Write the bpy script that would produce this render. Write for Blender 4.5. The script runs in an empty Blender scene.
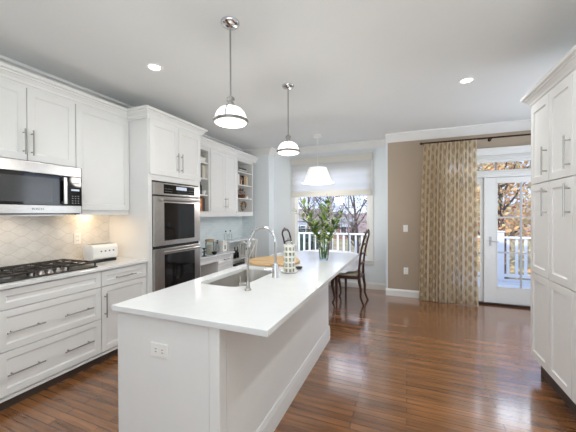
import bpy, bmesh, math, random
from mathutils import Vector, Matrix
random.seed(7)
S = bpy.context.scene
COL = S.collection
PI = math.pi

# ---------------------------------------------------------------- camera, world, sun, area lights, exposure
F_PX, YAW, PITCH, ROLL, EYE = 291.38, 22.13, -0.47, -0.255, 1.42
cam_d = bpy.data.cameras.new('camera')
cam_d.sensor_width = 36.0
cam_d.lens = 36.0 * F_PX / 576.0
cam_d.clip_start = 0.05
cam = bpy.data.objects.new('camera', cam_d)
COL.objects.link(cam)
a, t, r = math.radians(YAW), math.radians(PITCH), math.radians(ROLL)
fwd = Vector((-math.sin(a) * math.cos(t), math.cos(a) * math.cos(t), math.sin(t)))
rgt = Vector((math.cos(a), math.sin(a), 0))
upv = rgt.cross(fwd)
rgt, upv = rgt * math.cos(r) + upv * math.sin(r), upv * math.cos(r) - rgt * math.sin(r)
M = Matrix((rgt, upv, -fwd)).transposed().to_4x4()
M.translation = Vector((0, 0, EYE))
cam.matrix_world = M
S.camera = cam

S.view_settings.view_transform = 'Standard'
S.view_settings.look = 'None'
S.view_settings.gamma = 1.0
S.view_settings.use_curve_mapping = False
S.view_settings.exposure = 0.5

SKY_STRENGTH = 1.25
world = bpy.data.worlds.new('sky')
S.world = world
world.use_nodes = True
wn, wl = world.node_tree.nodes, world.node_tree.links
wn.clear()
w_out = wn.new('ShaderNodeOutputWorld')
w_bg = wn.new('ShaderNodeBackground')
w_tc = wn.new('ShaderNodeTexCoord')
w_sep = wn.new('ShaderNodeSeparateXYZ')
w_ramp = wn.new('ShaderNodeValToRGB')
w_ramp.color_ramp.elements[0].position = 0.0
w_ramp.color_ramp.elements[0].color = (0.56, 0.67, 0.95, 1)
w_ramp.color_ramp.elements[1].position = 0.45
w_ramp.color_ramp.elements[1].color = (0.34, 0.50, 0.86, 1)
w_noise = wn.new('ShaderNodeTexNoise')
w_noise.inputs['Scale'].default_value = 4.0
w_noise.inputs['Detail'].default_value = 6.0
w_cr = wn.new('ShaderNodeValToRGB')
w_cr.color_ramp.elements[0].position = 0.50
w_cr.color_ramp.elements[1].position = 0.65
w_mix = wn.new('ShaderNodeMix')
w_mix.data_type = 'RGBA'
w_mix.inputs[7].default_value = (0.88, 0.91, 0.98, 1)
wl.new(w_tc.outputs['Generated'], w_sep.inputs[0])
wl.new(w_sep.outputs['Z'], w_ramp.inputs[0])
wl.new(w_tc.outputs['Generated'], w_noise.inputs['Vector'])
wl.new(w_noise.outputs[0], w_cr.inputs[0])
wl.new(w_cr.outputs[0], w_mix.inputs[0])
wl.new(w_ramp.outputs[0], w_mix.inputs[6])
wl.new(w_mix.outputs[2], w_bg.inputs['Color'])
w_bg.inputs['Strength'].default_value = SKY_STRENGTH
wl.new(w_bg.outputs[0], w_out.inputs[0])


def light(name, kind, loc, energy, color=(1, 1, 1), direction=None, parent=None, **kw):
    d = bpy.data.lights.new(name, kind)
    d.energy = energy
    d.color = color
    for k, v in kw.items():
        setattr(d, k, v)
    o = bpy.data.objects.new(name, d)
    COL.objects.link(o)
    o.location = loc
    if direction is not None:
        o.rotation_euler = Vector(direction).to_track_quat('-Z', 'Y').to_euler()
    return o


light('sun', 'SUN', (0, -20, 20), 3.4, (1.0, 0.94, 0.85), (0.6, 0.5, -0.66), angle=math.radians(1.0))
# fill light added behind the camera, at an opening cut for it
light('rear_fill', 'AREA', (-0.6, -2.5, 1.6), 3, (0.95, 1.0, 0.98), (0, 1, 0.05), shape='RECTANGLE', size=2.3, size_y=1.25)
# unseen fill light added beyond an opening made for it in the side wall
light('side_fill', 'AREA', (2.56, 4.0, 1.5), 17, (0.93, 0.99, 1.0), (-1, 0, 0.12), shape='RECTANGLE', size=1.5, size_y=1.7)
# fill panels added above the sightline outside, to brighten window, door and floor
light('window_fill', 'AREA', (-1.4, 6.7, 3.72), 32, (0.96, 0.99, 1.0), (0, -1, -0.15), shape='RECTANGLE', size=1.9, size_y=3.1)
light('door_fill', 'AREA', (1.4, 6.7, 4.35), 95, (0.96, 0.99, 1.0), (0, -1, -0.15), shape='RECTANGLE', size=1.9, size_y=3.9)
# upward fill light added behind the camera to brighten the ceiling
light('ceiling_fill', 'AREA', (0.2, -1.3, 1.2), 61, (0.885, 0.982, 1.0), (0, 0.12, 1), shape='RECTANGLE', size=2.6, size_y=1.6)

# ---------------------------------------------------------------- materials


def C(r, g, b):
    def f(c):
        c /= 255.0
        return c / 12.92 if c <= 0.04045 else ((c + 0.055) / 1.055) ** 2.4
    return (f(r), f(g), f(b), 1.0)


class NT:
    def __init__(self, name):
        self.m = bpy.data.materials.new(name)
        self.m.use_nodes = True
        self.n, self.l = self.m.node_tree.nodes, self.m.node_tree.links
        self.bsdf = self.n['Principled BSDF']
        self.out = self.n['Material Output']

    def new(self, t, **kw):
        x = self.n.new(t)
        for k, v in kw.items():
            setattr(x, k, v)
        return x

    def link(self, a, b):
        self.l.new(a, b)

    def coord(self, scale=(1, 1, 1), rot=(0, 0, 0)):
        tc = self.new('ShaderNodeTexCoord')
        mp = self.new('ShaderNodeMapping')
        mp.inputs['Scale'].default_value = scale
        mp.inputs['Rotation'].default_value = rot
        self.link(tc.outputs['Object'], mp.inputs[0])
        return mp.outputs[0]

    def noise(self, scale, detail=3, vec=None):
        x = self.new('ShaderNodeTexNoise')
        x.inputs['Scale'].default_value = scale
        x.inputs['Detail'].default_value = detail
        if vec is None:
            vec = self.coord()
        self.link(vec, x.inputs['Vector'])
        return x.outputs[0]

    def ramp(self, fac, stops):
        x = self.new('ShaderNodeValToRGB')
        e = x.color_ramp.elements
        while len(e) < len(stops):
            e.new(0.5)
        for i, (p, c) in enumerate(stops):
            e[i].position = p
            e[i].color = c
        self.link(fac, x.inputs[0])
        return x.outputs[0]

    def mix(self, fac, c1, c2, blend='MIX'):
        x = self.new('ShaderNodeMix', data_type='RGBA', blend_type=blend)
        for sock, v in ((x.inputs[0], fac), (x.inputs[6], c1), (x.inputs[7], c2)):
            if isinstance(v, (int, float, tuple)):
                sock.default_value = v
            else:
                self.link(v, sock)
        return x.outputs[2]

    def math(self, op, a, b=None):
        x = self.new('ShaderNodeMath', operation=op)
        for i, v in enumerate((a, b)):
            if v is None:
                continue
            if isinstance(v, (int, float)):
                x.inputs[i].default_value = v
            else:
                self.link(v, x.inputs[i])
        return x.outputs[0]

    def bump(self, h, strength=0.2, dist=0.01):
        x = self.new('ShaderNodeBump')
        x.inputs['Strength'].default_value = strength
        x.inputs['Distance'].default_value = dist
        self.link(h, x.inputs['Height'])
        self.link(x.outputs[0], self.bsdf.inputs['Normal'])

    def set(self, **kw):
        for k, v in kw.items():
            s = self.bsdf.inputs[k.replace('_', ' ')]
            if isinstance(v, (int, float, tuple)):
                s.default_value = v
            else:
                self.link(v, s)
        return self


def plain(name, col, rough=0.5, metal=0.0, var=0.04, scale=6.0, bump=0.0, **kw):
    m = NT(name)
    n = m.noise(scale)
    lo = tuple(max(0, c * (1 - var)) for c in col[:3]) + (1,)
    hi = tuple(min(1, c * (1 + var)) for c in col[:3]) + (1,)
    m.set(Base_Color=m.ramp(n, [(0.3, lo), (0.7, hi)]), Roughness=rough, Metallic=metal, **kw)
    if bump:
        m.bump(m.noise(scale * 12), bump, 0.003)
    return m.m


MAT = {}
MAT['cabinet'] = plain('cabinet_paint', C(232, 232, 231), 0.38, var=0.01)
MAT['cab_inside'] = plain('cabinet_inside_paint', C(222, 222, 220), 0.5, var=0.01)
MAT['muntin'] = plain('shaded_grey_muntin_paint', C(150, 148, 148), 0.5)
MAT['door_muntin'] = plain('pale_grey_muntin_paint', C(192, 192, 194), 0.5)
MAT['trim'] = plain('trim_paint', C(232, 232, 230), 0.4, var=0.01)
MAT['ceiling'] = plain('ceiling_paint', C(226, 228, 228), 0.9, var=0.012, scale=1.5)
MAT['wall_blue'] = plain('pale_blue_wall_paint', C(228, 234, 238), 0.8, var=0.012, scale=2)
MAT['wall_white'] = plain('off_white_wall_paint', C(222, 220, 214), 0.8, var=0.012, scale=2)
MAT['wall_beige'] = plain('taupe_wall_paint', C(176, 160, 142), 0.8, var=0.015, scale=2)
MAT['quartz'] = plain('white_quartz', C(226, 228, 229), 0.12, var=0.015, scale=14)
MAT['steel'] = plain('brushed_steel', C(190, 188, 186), 0.28, 1.0, var=0.05, scale=20)
MAT['sink_steel'] = plain('sink_steel', C(205, 202, 198), 0.35, 1.0, var=0.05, scale=20)
MAT['chrome'] = plain('polished_chrome', C(215, 216, 220), 0.08, 1.0, var=0.02)
MAT['nickel'] = plain('brushed_nickel', C(172, 170, 166), 0.3, 1.0, var=0.03)
MAT['band_nickel'] = plain('dark_brushed_nickel', C(140, 138, 135), 0.4, 0.7, var=0.03)
MAT['black'] = plain('black_enamel', C(26, 25, 25), 0.3, var=0.1)
MAT['iron'] = plain('cast_iron', C(38, 34, 32), 0.5, var=0.15)
MAT['black_glass'] = plain('black_glass', C(18, 18, 19), 0.05, var=0.1)
MAT['dark_panel'] = plain('dark_panel', C(62, 63, 64), 0.12, var=0.1)
MAT['white_plastic'] = plain('white_plastic', C(240, 239, 236), 0.3, var=0.01)
MAT['grey_print'] = plain('grey_print', C(120, 120, 124), 0.5)
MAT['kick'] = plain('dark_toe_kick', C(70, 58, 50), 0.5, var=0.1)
MAT['white_wood'] = plain('white_painted_wood', C(228, 226, 220), 0.45, var=0.02)
MAT['bronze'] = plain('dark_bronze', C(58, 40, 30), 0.35, 0.6, var=0.1)
MAT['paper_white'] = plain('white_paper', C(232, 230, 224), 0.7, var=0.03)
MAT['book_tan'] = plain('tan_book_cover', C(186, 158, 122), 0.6, var=0.08)
MAT['book_black'] = plain('black_book_cover', C(30, 30, 32), 0.5, var=0.1)
MAT['book_grey'] = plain('grey_book_cover', C(150, 150, 146), 0.6, var=0.08)
MAT['book_cream'] = plain('cream_book_cover', C(212, 204, 186), 0.6, var=0.05)
MAT['book_brown'] = plain('brown_book_cover', C(108, 62, 34), 0.5, var=0.1)
MAT['book_orange'] = plain('orange_book_cover', C(196, 120, 58), 0.5, var=0.1)
MAT['terracotta'] = plain('pale_terracotta', C(206, 168, 140), 0.7, var=0.06)
MAT['stem'] = plain('green_stem', C(84, 110, 52), 0.5, var=0.15)
MAT['cloth'] = plain('white_table_linen', C(232, 234, 240), 0.8, var=0.02, scale=30)
MAT['deck_white'] = plain('white_vinyl_rail', C(236, 238, 240), 0.45, var=0.01)
MAT['seat_fabric'] = plain('pale_seat_fabric', C(190, 178, 158), 0.85, var=0.06, scale=30)
MAT['bark'] = plain('tree_bark', C(92, 80, 72), 0.9, var=0.2, scale=12)
MAT['roof_grey'] = plain('grey_roof_shingle', C(150, 152, 156), 0.9, var=0.1, scale=3)
MAT['siding_red'] = plain('red_brown_siding', C(150, 118, 108), 0.9, var=0.1, scale=2)
MAT['siding_teal'] = plain('grey_green_siding', C(120, 138, 136), 0.9, var=0.1, scale=2)
MAT['window_dark'] = plain('dark_house_window', C(60, 66, 74), 0.2, var=0.1)
MAT['drain'] = plain('drain_dark', C(90, 90, 92), 0.3, 1.0)
MAT['candle'] = plain('candle_wax', C(225, 220, 200), 0.6)


def m_floor():
    m = NT('oak_floor_boards')
    v = m.coord()
    b = m.new('ShaderNodeTexBrick')
    b.offset = 0.37
    b.inputs['Scale'].default_value = 1.0
    b.inputs['Brick Width'].default_value = 0.95
    b.inputs['Row Height'].default_value = 0.06
    b.inputs['Mortar Size'].default_value = 0.002
    b.inputs['Mortar Smooth'].default_value = 0.3
    b.inputs['Bias'].default_value = 0.0
    b.inputs['Color1'].default_value = C(164, 112, 68)
    b.inputs['Color2'].default_value = C(122, 80, 48)
    b.inputs['Mortar'].default_value = C(48, 28, 20)
    m.link(v, b.inputs['Vector'])
    g = m.noise(1.0, 5, m.coord((3.0, 42.0, 1.0)))
    grain = m.ramp(g, [(0.3, (0.42, 0.38, 0.35, 1)), (0.7, (1.2, 1.16, 1.12, 1))])
    col = m.mix(0.7, b.outputs['Color'], grain, 'MULTIPLY')
    patch = m.ramp(m.noise(0.7, 2), [(0.35, (0.85, 0.85, 0.85, 1)), (0.65, (1.1, 1.1, 1.1, 1))])
    col = m.mix(0.5, col, patch, 'MULTIPLY')
    m.set(Base_Color=col, Roughness=0.22, IOR=1.5)
    m.bsdf.inputs['Coat Weight'].default_value = 1.0
    m.bsdf.inputs['Coat IOR'].default_value = 1.58
    m.bsdf.inputs['Coat Roughness'].default_value = 0.13
    h = m.math('SUBTRACT', m.math('MULTIPLY', m.noise(1.0, 2, m.coord((2.0, 14.0, 1.0))), 0.9), m.math('MULTIPLY', b.outputs['Fac'], 0.9))
    m.bump(h, 0.3, 0.004)
    return m.m


def m_ogee():
    # long leaf-shaped marble tiles laid sideways
    m = NT('leaf_marble_tile')
    sep = m.new('ShaderNodeSeparateXYZ')
    m.link(m.coord(), sep.inputs[0])
    y, z = sep.outputs['Y'], sep.outputs['Z']
    s = m.math('MULTIPLY', m.math('SINE', m.math('MULTIPLY', y, 2 * PI / 0.20)), 0.5)
    zz = m.math('DIVIDE', z, 0.052)
    l1 = m.math('ABSOLUTE', m.math('SUBTRACT', m.math('FRACT', m.math('ADD', m.math('MULTIPLY', zz, 0.5), m.math('MULTIPLY', s, 0.5))), 0.5))
    l2 = m.math('ABSOLUTE', m.math('SUBTRACT', m.math('FRACT', m.math('ADD', m.math('ADD', m.math('MULTIPLY', zz, 0.5), m.math('MULTIPLY', s, -0.5)), 0.5)), 0.5))
    d = m.math('MINIMUM', l1, l2)
    line = m.ramp(d, [(0.0, (1, 1, 1, 1)), (0.022, (1, 1, 1, 1)), (0.035, (0, 0, 0, 1))])
    vein = m.ramp(m.noise(7, 6), [(0.35, C(214, 211, 206)), (0.65, C(232, 230, 226))])
    m.set(Base_Color=m.mix(m.math('MULTIPLY', line, 0.5), vein, C(190, 185, 178)), Roughness=0.25)
    m.bump(m.math('MULTIPLY', line, -1.0), 0.25, 0.002)
    return m.m


def m_subway():
    m = NT('pale_aqua_glass_tile')
    b = m.new('ShaderNodeTexBrick')
    for k, v in (('Scale', 1.0), ('Brick Width', 0.15), ('Row Height', 0.05), ('Mortar Size', 0.002)):
        b.inputs[k].default_value = v
    b.inputs['Color1'].default_value = C(226, 234, 236)
    b.inputs['Color2'].default_value = C(214, 226, 230)
    b.inputs['Mortar'].default_value = C(232, 237, 239)
    sep = m.new('ShaderNodeSeparateXYZ')
    cmb = m.new('ShaderNodeCombineXYZ')
    m.link(m.coord(), sep.inputs[0])
    m.link(m.math('ADD', sep.outputs['X'], sep.outputs['Y']), cmb.inputs[0])
    m.link(sep.outputs['Z'], cmb.inputs[1])
    m.link(cmb.outputs[0], b.inputs['Vector'])
    m.set(Base_Color=b.outputs['Color'], Roughness=0.15)
    m.bump(m.math('MULTIPLY', b.outputs['Fac'], -1.0), 0.2, 0.002)
    return m.m


def m_glass(name, tint=(1, 1, 1, 1), refl=1.0):
    m = NT(name)
    m.n.remove(m.bsdf)
    tr = m.new('ShaderNodeBsdfTransparent')
    tr.inputs[0].default_value = tint
    gl = m.new('ShaderNodeBsdfGlossy')
    gl.inputs['Roughness'].default_value = 0.02
    fr = m.new('ShaderNodeFresnel')
    fr.inputs[0].default_value = 1.45
    mx = m.new('ShaderNodeMixShader')
    m.link(m.math('MULTIPLY', fr.outputs[0], refl), mx.inputs[0])
    m.link(tr.outputs[0], mx.inputs[1])
    m.link(gl.outputs[0], mx.inputs[2])
    m.link(mx.outputs[0], m.out.inputs[0])
    return m.m


def m_cloth(name, col_socket_fn, transl, transp):
    m = NT(name)
    m.n.remove(m.bsdf)
    df, tl, tp = m.new('ShaderNodeBsdfDiffuse'), m.new('ShaderNodeBsdfTranslucent'), m.new('ShaderNodeBsdfTransparent')
    c, fac = col_socket_fn(m)
    for s in (df, tl):
        if isinstance(c, tuple):
            s.inputs[0].default_value = c
        else:
            m.link(c, s.inputs[0])
    m1, m2 = m.new('ShaderNodeMixShader'), m.new('ShaderNodeMixShader')
    m1.inputs[0].default_value = transl
    m.link(df.outputs[0], m1.inputs[1])
    m.link(tl.outputs[0], m1.inputs[2])
    if fac is None:
        m2.inputs[0].default_value = transp
    else:
        m.link(m.math('MULTIPLY', fac, transp), m2.inputs[0])
    m.link(m1.outputs[0], m2.inputs[1])
    m.link(tp.outputs[0], m2.inputs[2])
    m.link(m2.outputs[0], m.out.inputs[0])
    return m.m


def curtain_cols(m):
    # staggered lens-shaped medallions woven in a darker thread; UV runs along the cloth
    uv = m.new('ShaderNodeUVMap')
    sep = m.new('ShaderNodeSeparateXYZ')
    m.link(uv.outputs[0], sep.inputs[0])
    u = m.math('DIVIDE', sep.outputs['X'], 0.13)
    v = m.math('DIVIDE', sep.outputs['Y'], 0.15)
    cu = m.math('ABSOLUTE', m.math('SUBTRACT', m.math('FRACT', u), 0.5))
    odd = m.math('MULTIPLY', m.math('FLOOR', u), 0.5)
    cv = m.math('ABSOLUTE', m.math('SUBTRACT', m.math('FRACT', m.math('ADD', v, odd)), 0.5))
    rr = m.math('SQRT', m.math('ADD', m.math('POWER', m.math('MULTIPLY', cu, 1.2), 2.0), m.math('POWER', cv, 2.0)))
    inside = m.ramp(rr, [(0.0, (1, 1, 1, 1)), (0.34, (1, 1, 1, 1)), (0.40, (0, 0, 0, 1))])
    weave = m.ramp(m.noise(160, 2), [(0.3, (0.85, 0.85, 0.85, 1)), (0.7, (1.1, 1.1, 1.1, 1))])
    col = m.mix(0.8, m.mix(inside, C(238, 223, 196), C(188, 167, 136)), weave, 'MULTIPLY')
    fac = m.math('SUBTRACT', 1.0, m.math('MULTIPLY', inside, 0.75))
    return col, fac


def shade_cols(m):
    w = m.new('ShaderNodeTexWave', bands_direction='Z')
    w.inputs['Scale'].default_value = 60
    w.inputs['Distortion'].default_value = 1.5
    m.link(m.coord(), w.inputs['Vector'])
    return m.ramp(w.outputs[0], [(0.0, C(222, 224, 226)), (1.0, C(236, 238, 240))]), None


def m_emit(name, col, strength, base=C(240, 240, 238)):
    m = NT(name)
    m.set(Base_Color=base, Roughness=0.3, Emission_Color=col, Emission_Strength=strength)
    return m.m


def m_leaves(name, stops, transl=0.35, rough=0.5):
    m = NT(name)
    g = m.new('ShaderNodeNewGeometry')
    c = m.ramp(g.outputs['Random Per Island'], stops)
    m.set(Base_Color=c, Roughness=rough)
    tl = m.new('ShaderNodeBsdfTranslucent')
    m.link(c, tl.inputs[0])
    mx = m.new('ShaderNodeMixShader')
    mx.inputs[0].default_value = transl
    m.link(m.bsdf.outputs[0], mx.inputs[1])
    m.link(tl.outputs[0], mx.inputs[2])
    m.link(mx.outputs[0], m.out.inputs[0])
    return m.m


def m_wood(name, c1, c2, rough=0.4, axis=(2, 30, 30), scale=1.0):
    m = NT(name)
    n = m.noise(scale, 5, m.coord(axis))
    m.set(Base_Color=m.ramp(n, [(0.3, c1), (0.7, c2)]), Roughness=rough)
    return m.m


def m_ground(name, stops, scale):
    m = NT(name)
    m.set(Base_Color=m.ramp(m.noise(scale, 8), stops), Roughness=0.95)
    return m.m


def m_lattice():
    # white ceramic with rows of dark green pierced windows
    m = NT('pierced_white_ceramic')
    tc = m.new('ShaderNodeTexCoord')
    sep = m.new('ShaderNodeSeparateXYZ')
    m.link(tc.outputs['Object'], sep.inputs[0])
    x = m.math('SUBTRACT', sep.outputs['X'], 0.0)
    ang = m.math('ARCTAN2', sep.outputs['Y'], sep.outputs['X'])
    u = m.math('ABSOLUTE', m.math('SUBTRACT', m.math('FRACT', m.math('MULTIPLY', ang, 9 / (2 * PI))), 0.5))
    v = m.math('ABSOLUTE', m.math('SUBTRACT', m.math('FRACT', m.math('MULTIPLY', sep.outputs['Z'], 1 / 0.045)), 0.5))
    r2 = m.math('MAXIMUM', u, v)
    hole = m.ramp(r2, [(0.0, (1, 1, 1, 1)), (0.30, (1, 1, 1, 1)), (0.36, (0, 0, 0, 1))])
    inner = m.ramp(m.noise(60, 3), [(0.3, C(70, 70, 56)), (0.7, C(196, 196, 170))])
    m.set(Base_Color=m.mix(hole, C(234, 233, 228), inner), Roughness=0.3)
    return m.m


MAT['floor'] = m_floor()
MAT['ogee'] = m_ogee()
MAT['subway'] = m_subway()
MAT['pane'] = m_glass('window_glass', (0.98, 0.99, 1.0, 1), 0.6)
MAT['clear'] = m_glass('clear_glass', (0.96, 0.98, 0.97, 1), 0.7)
MAT['water'] = m_glass('water', (0.82, 0.90, 0.80, 1), 0.8)
MAT['oven_glass'] = plain('dark_oven_glass', C(22, 22, 24), 0.06, var=0.1)
MAT['curtain'] = m_cloth('gold_sheer_curtain', curtain_cols, 0.55, 0.28)
MAT['sheer'] = m_cloth('white_sheer_shade', shade_cols, 0.5, 0.12)
MAT['shade_fabric'] = m_cloth('cream_shade_fabric', lambda m: (C(222, 220, 212), None), 0.15, 0.0)
MAT['lampglass'] = m_emit('lit_opal_glass', (1.0, 0.99, 0.97, 1), 1.0)
MAT['lampshade'] = m_emit('lit_drum_shade', (1.0, 0.985, 0.96, 1), 0.4)
MAT['canlight'] = m_emit('lit_lamp_face', (1.0, 0.97, 0.92, 1), 6.0)
MAT['display'] = m_emit('lit_display', (0.75, 0.85, 1.0, 1), 0.5, C(60, 64, 70))
MAT['striplight'] = m_emit('lit_strip', (1.0, 0.78, 0.5, 1), 2.0)
MAT['dark_wood'] = m_wood('dark_mahogany', C(44, 22, 16), C(82, 44, 30), 0.3)
MAT['board_wood'] = m_wood('light_acacia', C(178, 140, 92), C(222, 190, 140), 0.45, (3, 22, 3))
MAT['leaf'] = m_leaves('glossy_green_leaves', [(0.0, C(70, 100, 42)), (0.5, C(134, 164, 80)), (1.0, C(206, 218, 152))], 0.25, 0.35)
MAT['autumn'] = m_leaves('autumn_leaves', [(0.0, C(172, 118, 84)), (0.35, C(222, 172, 116)), (0.65, C(222, 198, 148)), (1.0, C(184, 176, 126))])
MAT['autumn_olive'] = m_leaves('olive_leaves', [(0.0, C(140, 136, 92)), (0.5, C(196, 176, 116)), (1.0, C(228, 196, 136))])
MAT['mauve_twigs'] = m_leaves('bare_mauve_twigs', [(0.0, C(104, 88, 86)), (0.5, C(140, 120, 118)), (1.0, C(176, 158, 156))], 0.1)
MAT['evergreen'] = m_leaves('evergreen_needles', [(0.0, C(58, 80, 66)), (0.5, C(84, 108, 88)), (1.0, C(120, 140, 116))], 0.1)
MAT['lawn'] = m_ground('autumn_lawn', [(0.3, C(120, 116, 84)), (0.7, C(168, 150, 116))], 0.4)
MAT['hill'] = m_ground('wooded_hill', [(0.3, C(116, 104, 108)), (0.5, C(150, 130, 122)), (0.7, C(166, 150, 146))], 0.35)
MAT['deck'] = m_wood('pale_deck_boards', C(196, 196, 196), C(224, 224, 224), 0.7, (2, 8, 2))
MAT['lattice'] = m_lattice()
MAT['gold_straw'] = m_leaves('dried_straw', [(0.0, C(92, 62, 32)), (0.5, C(160, 118, 62)), (1.0, C(206, 172, 100))], 0.1)
MAT['brown_shell'] = m_leaves('brown_dried_petals', [(0.0, C(70, 42, 28)), (0.5, C(128, 88, 56)), (1.0, C(176, 140, 98))], 0.1)

# ---------------------------------------------------------------- mesh helpers
OFF = {}


def thing(name, label, cat, loc=(0, 0, 0), group=None):
    o = bpy.data.objects.new(name, None)
    COL.objects.link(o)
    o.empty_display_size = 0.1
    o.location = loc
    o['label'] = label
    o['category'] = cat
    if group:
        o['group'] = group
    OFF[o.name] = Vector(loc)
    return o


def mk(name, bm, mat, parent=None, smooth=False, bevel=0.0, loc=None, label=None, cat=None, group=None, kind=None):
    """link bm (world coordinates) as one mesh object"""
    off = OFF[parent.name] if parent is not None else Vector(loc or (0, 0, 0))
    bmesh.ops.recalc_face_normals(bm, faces=bm.faces[:])
    if off.length:
        bmesh.ops.translate(bm, verts=bm.verts[:], vec=-off)
    me = bpy.data.meshes.new(name)
    bm.to_mesh(me)
    bm.free()
    for x in (mat if isinstance(mat, (list, tuple)) else [mat]):
        me.materials.append(MAT[x] if isinstance(x, str) else x)
    if smooth:
        for p in me.polygons:
            p.use_smooth = True
        me.set_sharp_from_angle(angle=math.radians(40))
    o = bpy.data.objects.new(name, me)
    COL.objects.link(o)
    if parent is not None:
        o.parent = parent
    elif loc is not None:
        o.location = loc
    OFF[o.name] = off
    if bevel:
        md = o.modifiers.new('bevel', 'BEVEL')
        md.width = bevel
        md.segments = 2
        md.limit_method = 'ANGLE'
        md.angle_limit = math.radians(50)
    for k, v in (('label', label), ('category', cat), ('group', group), ('kind', kind)):
        if v:
            o[k] = v
    return o


def struct(name, bm, mat, parent=None, **kw):
    return mk(name, bm, mat, parent, kind='structure' if parent is None else None, **kw)


def B():
    return bmesh.new()


def box(bm, x0, x1, y0, y1, z0, z1):
    v = [bm.verts.new((x, y, z)) for x in (x0, x1) for y in (y0, y1) for z in (z0, z1)]
    for f in ((0, 1, 3, 2), (4, 6, 7, 5), (0, 4, 5, 1), (2, 3, 7, 6), (0, 2, 6, 4), (1, 5, 7, 3)):
        bm.faces.new([v[i] for i in f])
    return bm


def boxes(*bs):
    bm = B()
    for b in bs:
        box(bm, *b)
    return bm


def tube(bm, pts, r, seg=10, caps=True):
    pts = [Vector(p) for p in pts]
    rs = r if isinstance(r, (list, tuple)) else [r] * len(pts)
    rings = []
    prev = None
    for i, p in enumerate(pts):
        d = (pts[min(i + 1, len(pts) - 1)] - pts[max(i - 1, 0)]).normalized()
        if prev is None:
            n = d.orthogonal().normalized()
        else:
            n = prev - d * prev.dot(d)
            n = n.normalized() if n.length > 1e-6 else d.orthogonal().normalized()
        prev = n
        b = d.cross(n)
        rings.append([bm.verts.new(p + (n * math.cos(2 * PI * k / seg) + b * math.sin(2 * PI * k / seg)) * rs[i]) for k in range(seg)])
    for i in range(len(rings) - 1):
        for k in range(seg):
            bm.faces.new((rings[i][k], rings[i][(k + 1) % seg], rings[i + 1][(k + 1) % seg], rings[i + 1][k]))
    if caps:
        bm.faces.new(rings[0][::-1])
        bm.faces.new(rings[-1])
    return bm


def lathe(bm, prof, c=(0, 0, 0), seg=24, close=True):
    """prof: (radius, z) pairs; a radius of 0 ends in a point"""
    cx, cy, cz = c
    rings = []
    for rad, z in prof:
        if rad < 1e-6:
            rings.append([bm.verts.new((cx, cy, cz + z))])
        else:
            rings.append([bm.verts.new((cx + rad * math.cos(2 * PI * k / seg), cy + rad * math.sin(2 * PI * k / seg), cz + z)) for k in range(seg)])
    for A, D in zip(rings, rings[1:]):
        for k in range(seg):
            q = (k + 1) % seg
            if len(A) == 1 and len(D) == 1:
                continue
            if len(A) == 1:
                bm.faces.new((A[0], D[q], D[k]))
            elif len(D) == 1:
                bm.faces.new((A[k], A[q], D[0]))
            else:
                bm.faces.new((A[k], A[q], D[q], D[k]))
    if close:
        if len(rings[0]) > 1:
            bm.faces.new(rings[0][::-1])
        if len(rings[-1]) > 1:
            bm.faces.new(rings[-1])
    return bm


def sweep(bm, path, prof, z0):
    """sweep the closed profile [(out, dz)] along an XY path, out = right of travel, mitred corners"""
    P = [Vector((x, y)) for x, y in path]
    rings = []
    for i, p in enumerate(P):
        d0 = (P[i] - P[i - 1]).normalized() if i else None
        d1 = (P[i + 1] - P[i]).normalized() if i < len(P) - 1 else None
        n0 = Vector((d0.y, -d0.x)) if d0 else None
        n1 = Vector((d1.y, -d1.x)) if d1 else None
        if n0 is None:
            n = n1
        elif n1 is None:
            n = n0
        else:
            n = (n0 + n1).normalized()
            n = n / n.dot(n1)
        rings.append([bm.verts.new((p.x + n.x * o, p.y + n.y * o, z0 + dz)) for o, dz in prof])
    m = len(prof)
    for A, D in zip(rings, rings[1:]):
        for k in range(m):
            bm.faces.new((A[k], A[(k + 1) % m], D[(k + 1) % m], D[k]))
    bm.faces.new(rings[0][::-1])
    bm.faces.new(rings[-1])
    return bm


def shaker(bm, s, f, y0, y1, z0, z1, th=0.02, st=0.058, rec=0.009, slope=0.012):
    """framed cabinet front facing s*X whose face lies at X = f"""
    def ring(dep, m):
        return [bm.verts.new((f - s * dep, y, z)) for y, z in ((y0 + m, z0 + m), (y1 - m, z0 + m), (y1 - m, z1 - m), (y0 + m, z1 - m))]
    R = [ring(th, 0), ring(0.002, 0), ring(0, 0.002), ring(0, st), ring(rec * 0.6, st + 0.002), ring(rec, st + slope)]
    for A, D in zip(R, R[1:]):
        for k in range(4):
            bm.faces.new((A[k], A[(k + 1) % 4], D[(k + 1) % 4], D[k]))
    bm.faces.new(R[0])
    bm.faces.new(R[-1])
    return bm


def bar_handle(bm, s, f, p0, p1, so=0.034, rad=0.0058):
    """bar pull on an X-facing front; p0, p1 = (y, z) ends"""
    x = f + s * so
    a_, b_ = Vector((x, p0[0], p0[1])), Vector((x, p1[0], p1[1]))
    tube(bm, [a_, b_], rad, 8)
    for k in (0.14, 0.86):
        q = a_.lerp(b_, k)
        tube(bm, [(f, q.y, q.z), (x, q.y, q.z)], rad * 0.85, 8)
    return bm


def rounded_rect(x0, x1, y0, y1, r, n=5):
    pts = []
    for cx, cy, a0 in ((x1 - r, y1 - r, 0), (x0 + r, y1 - r, 90), (x0 + r, y0 + r, 180), (x1 - r, y0 + r, 270)):
        for k in range(n + 1):
            q = math.radians(a0 + 90 * k / n)
            pts.append((cx + r * math.cos(q), cy + r * math.sin(q)))
    return pts


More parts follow.
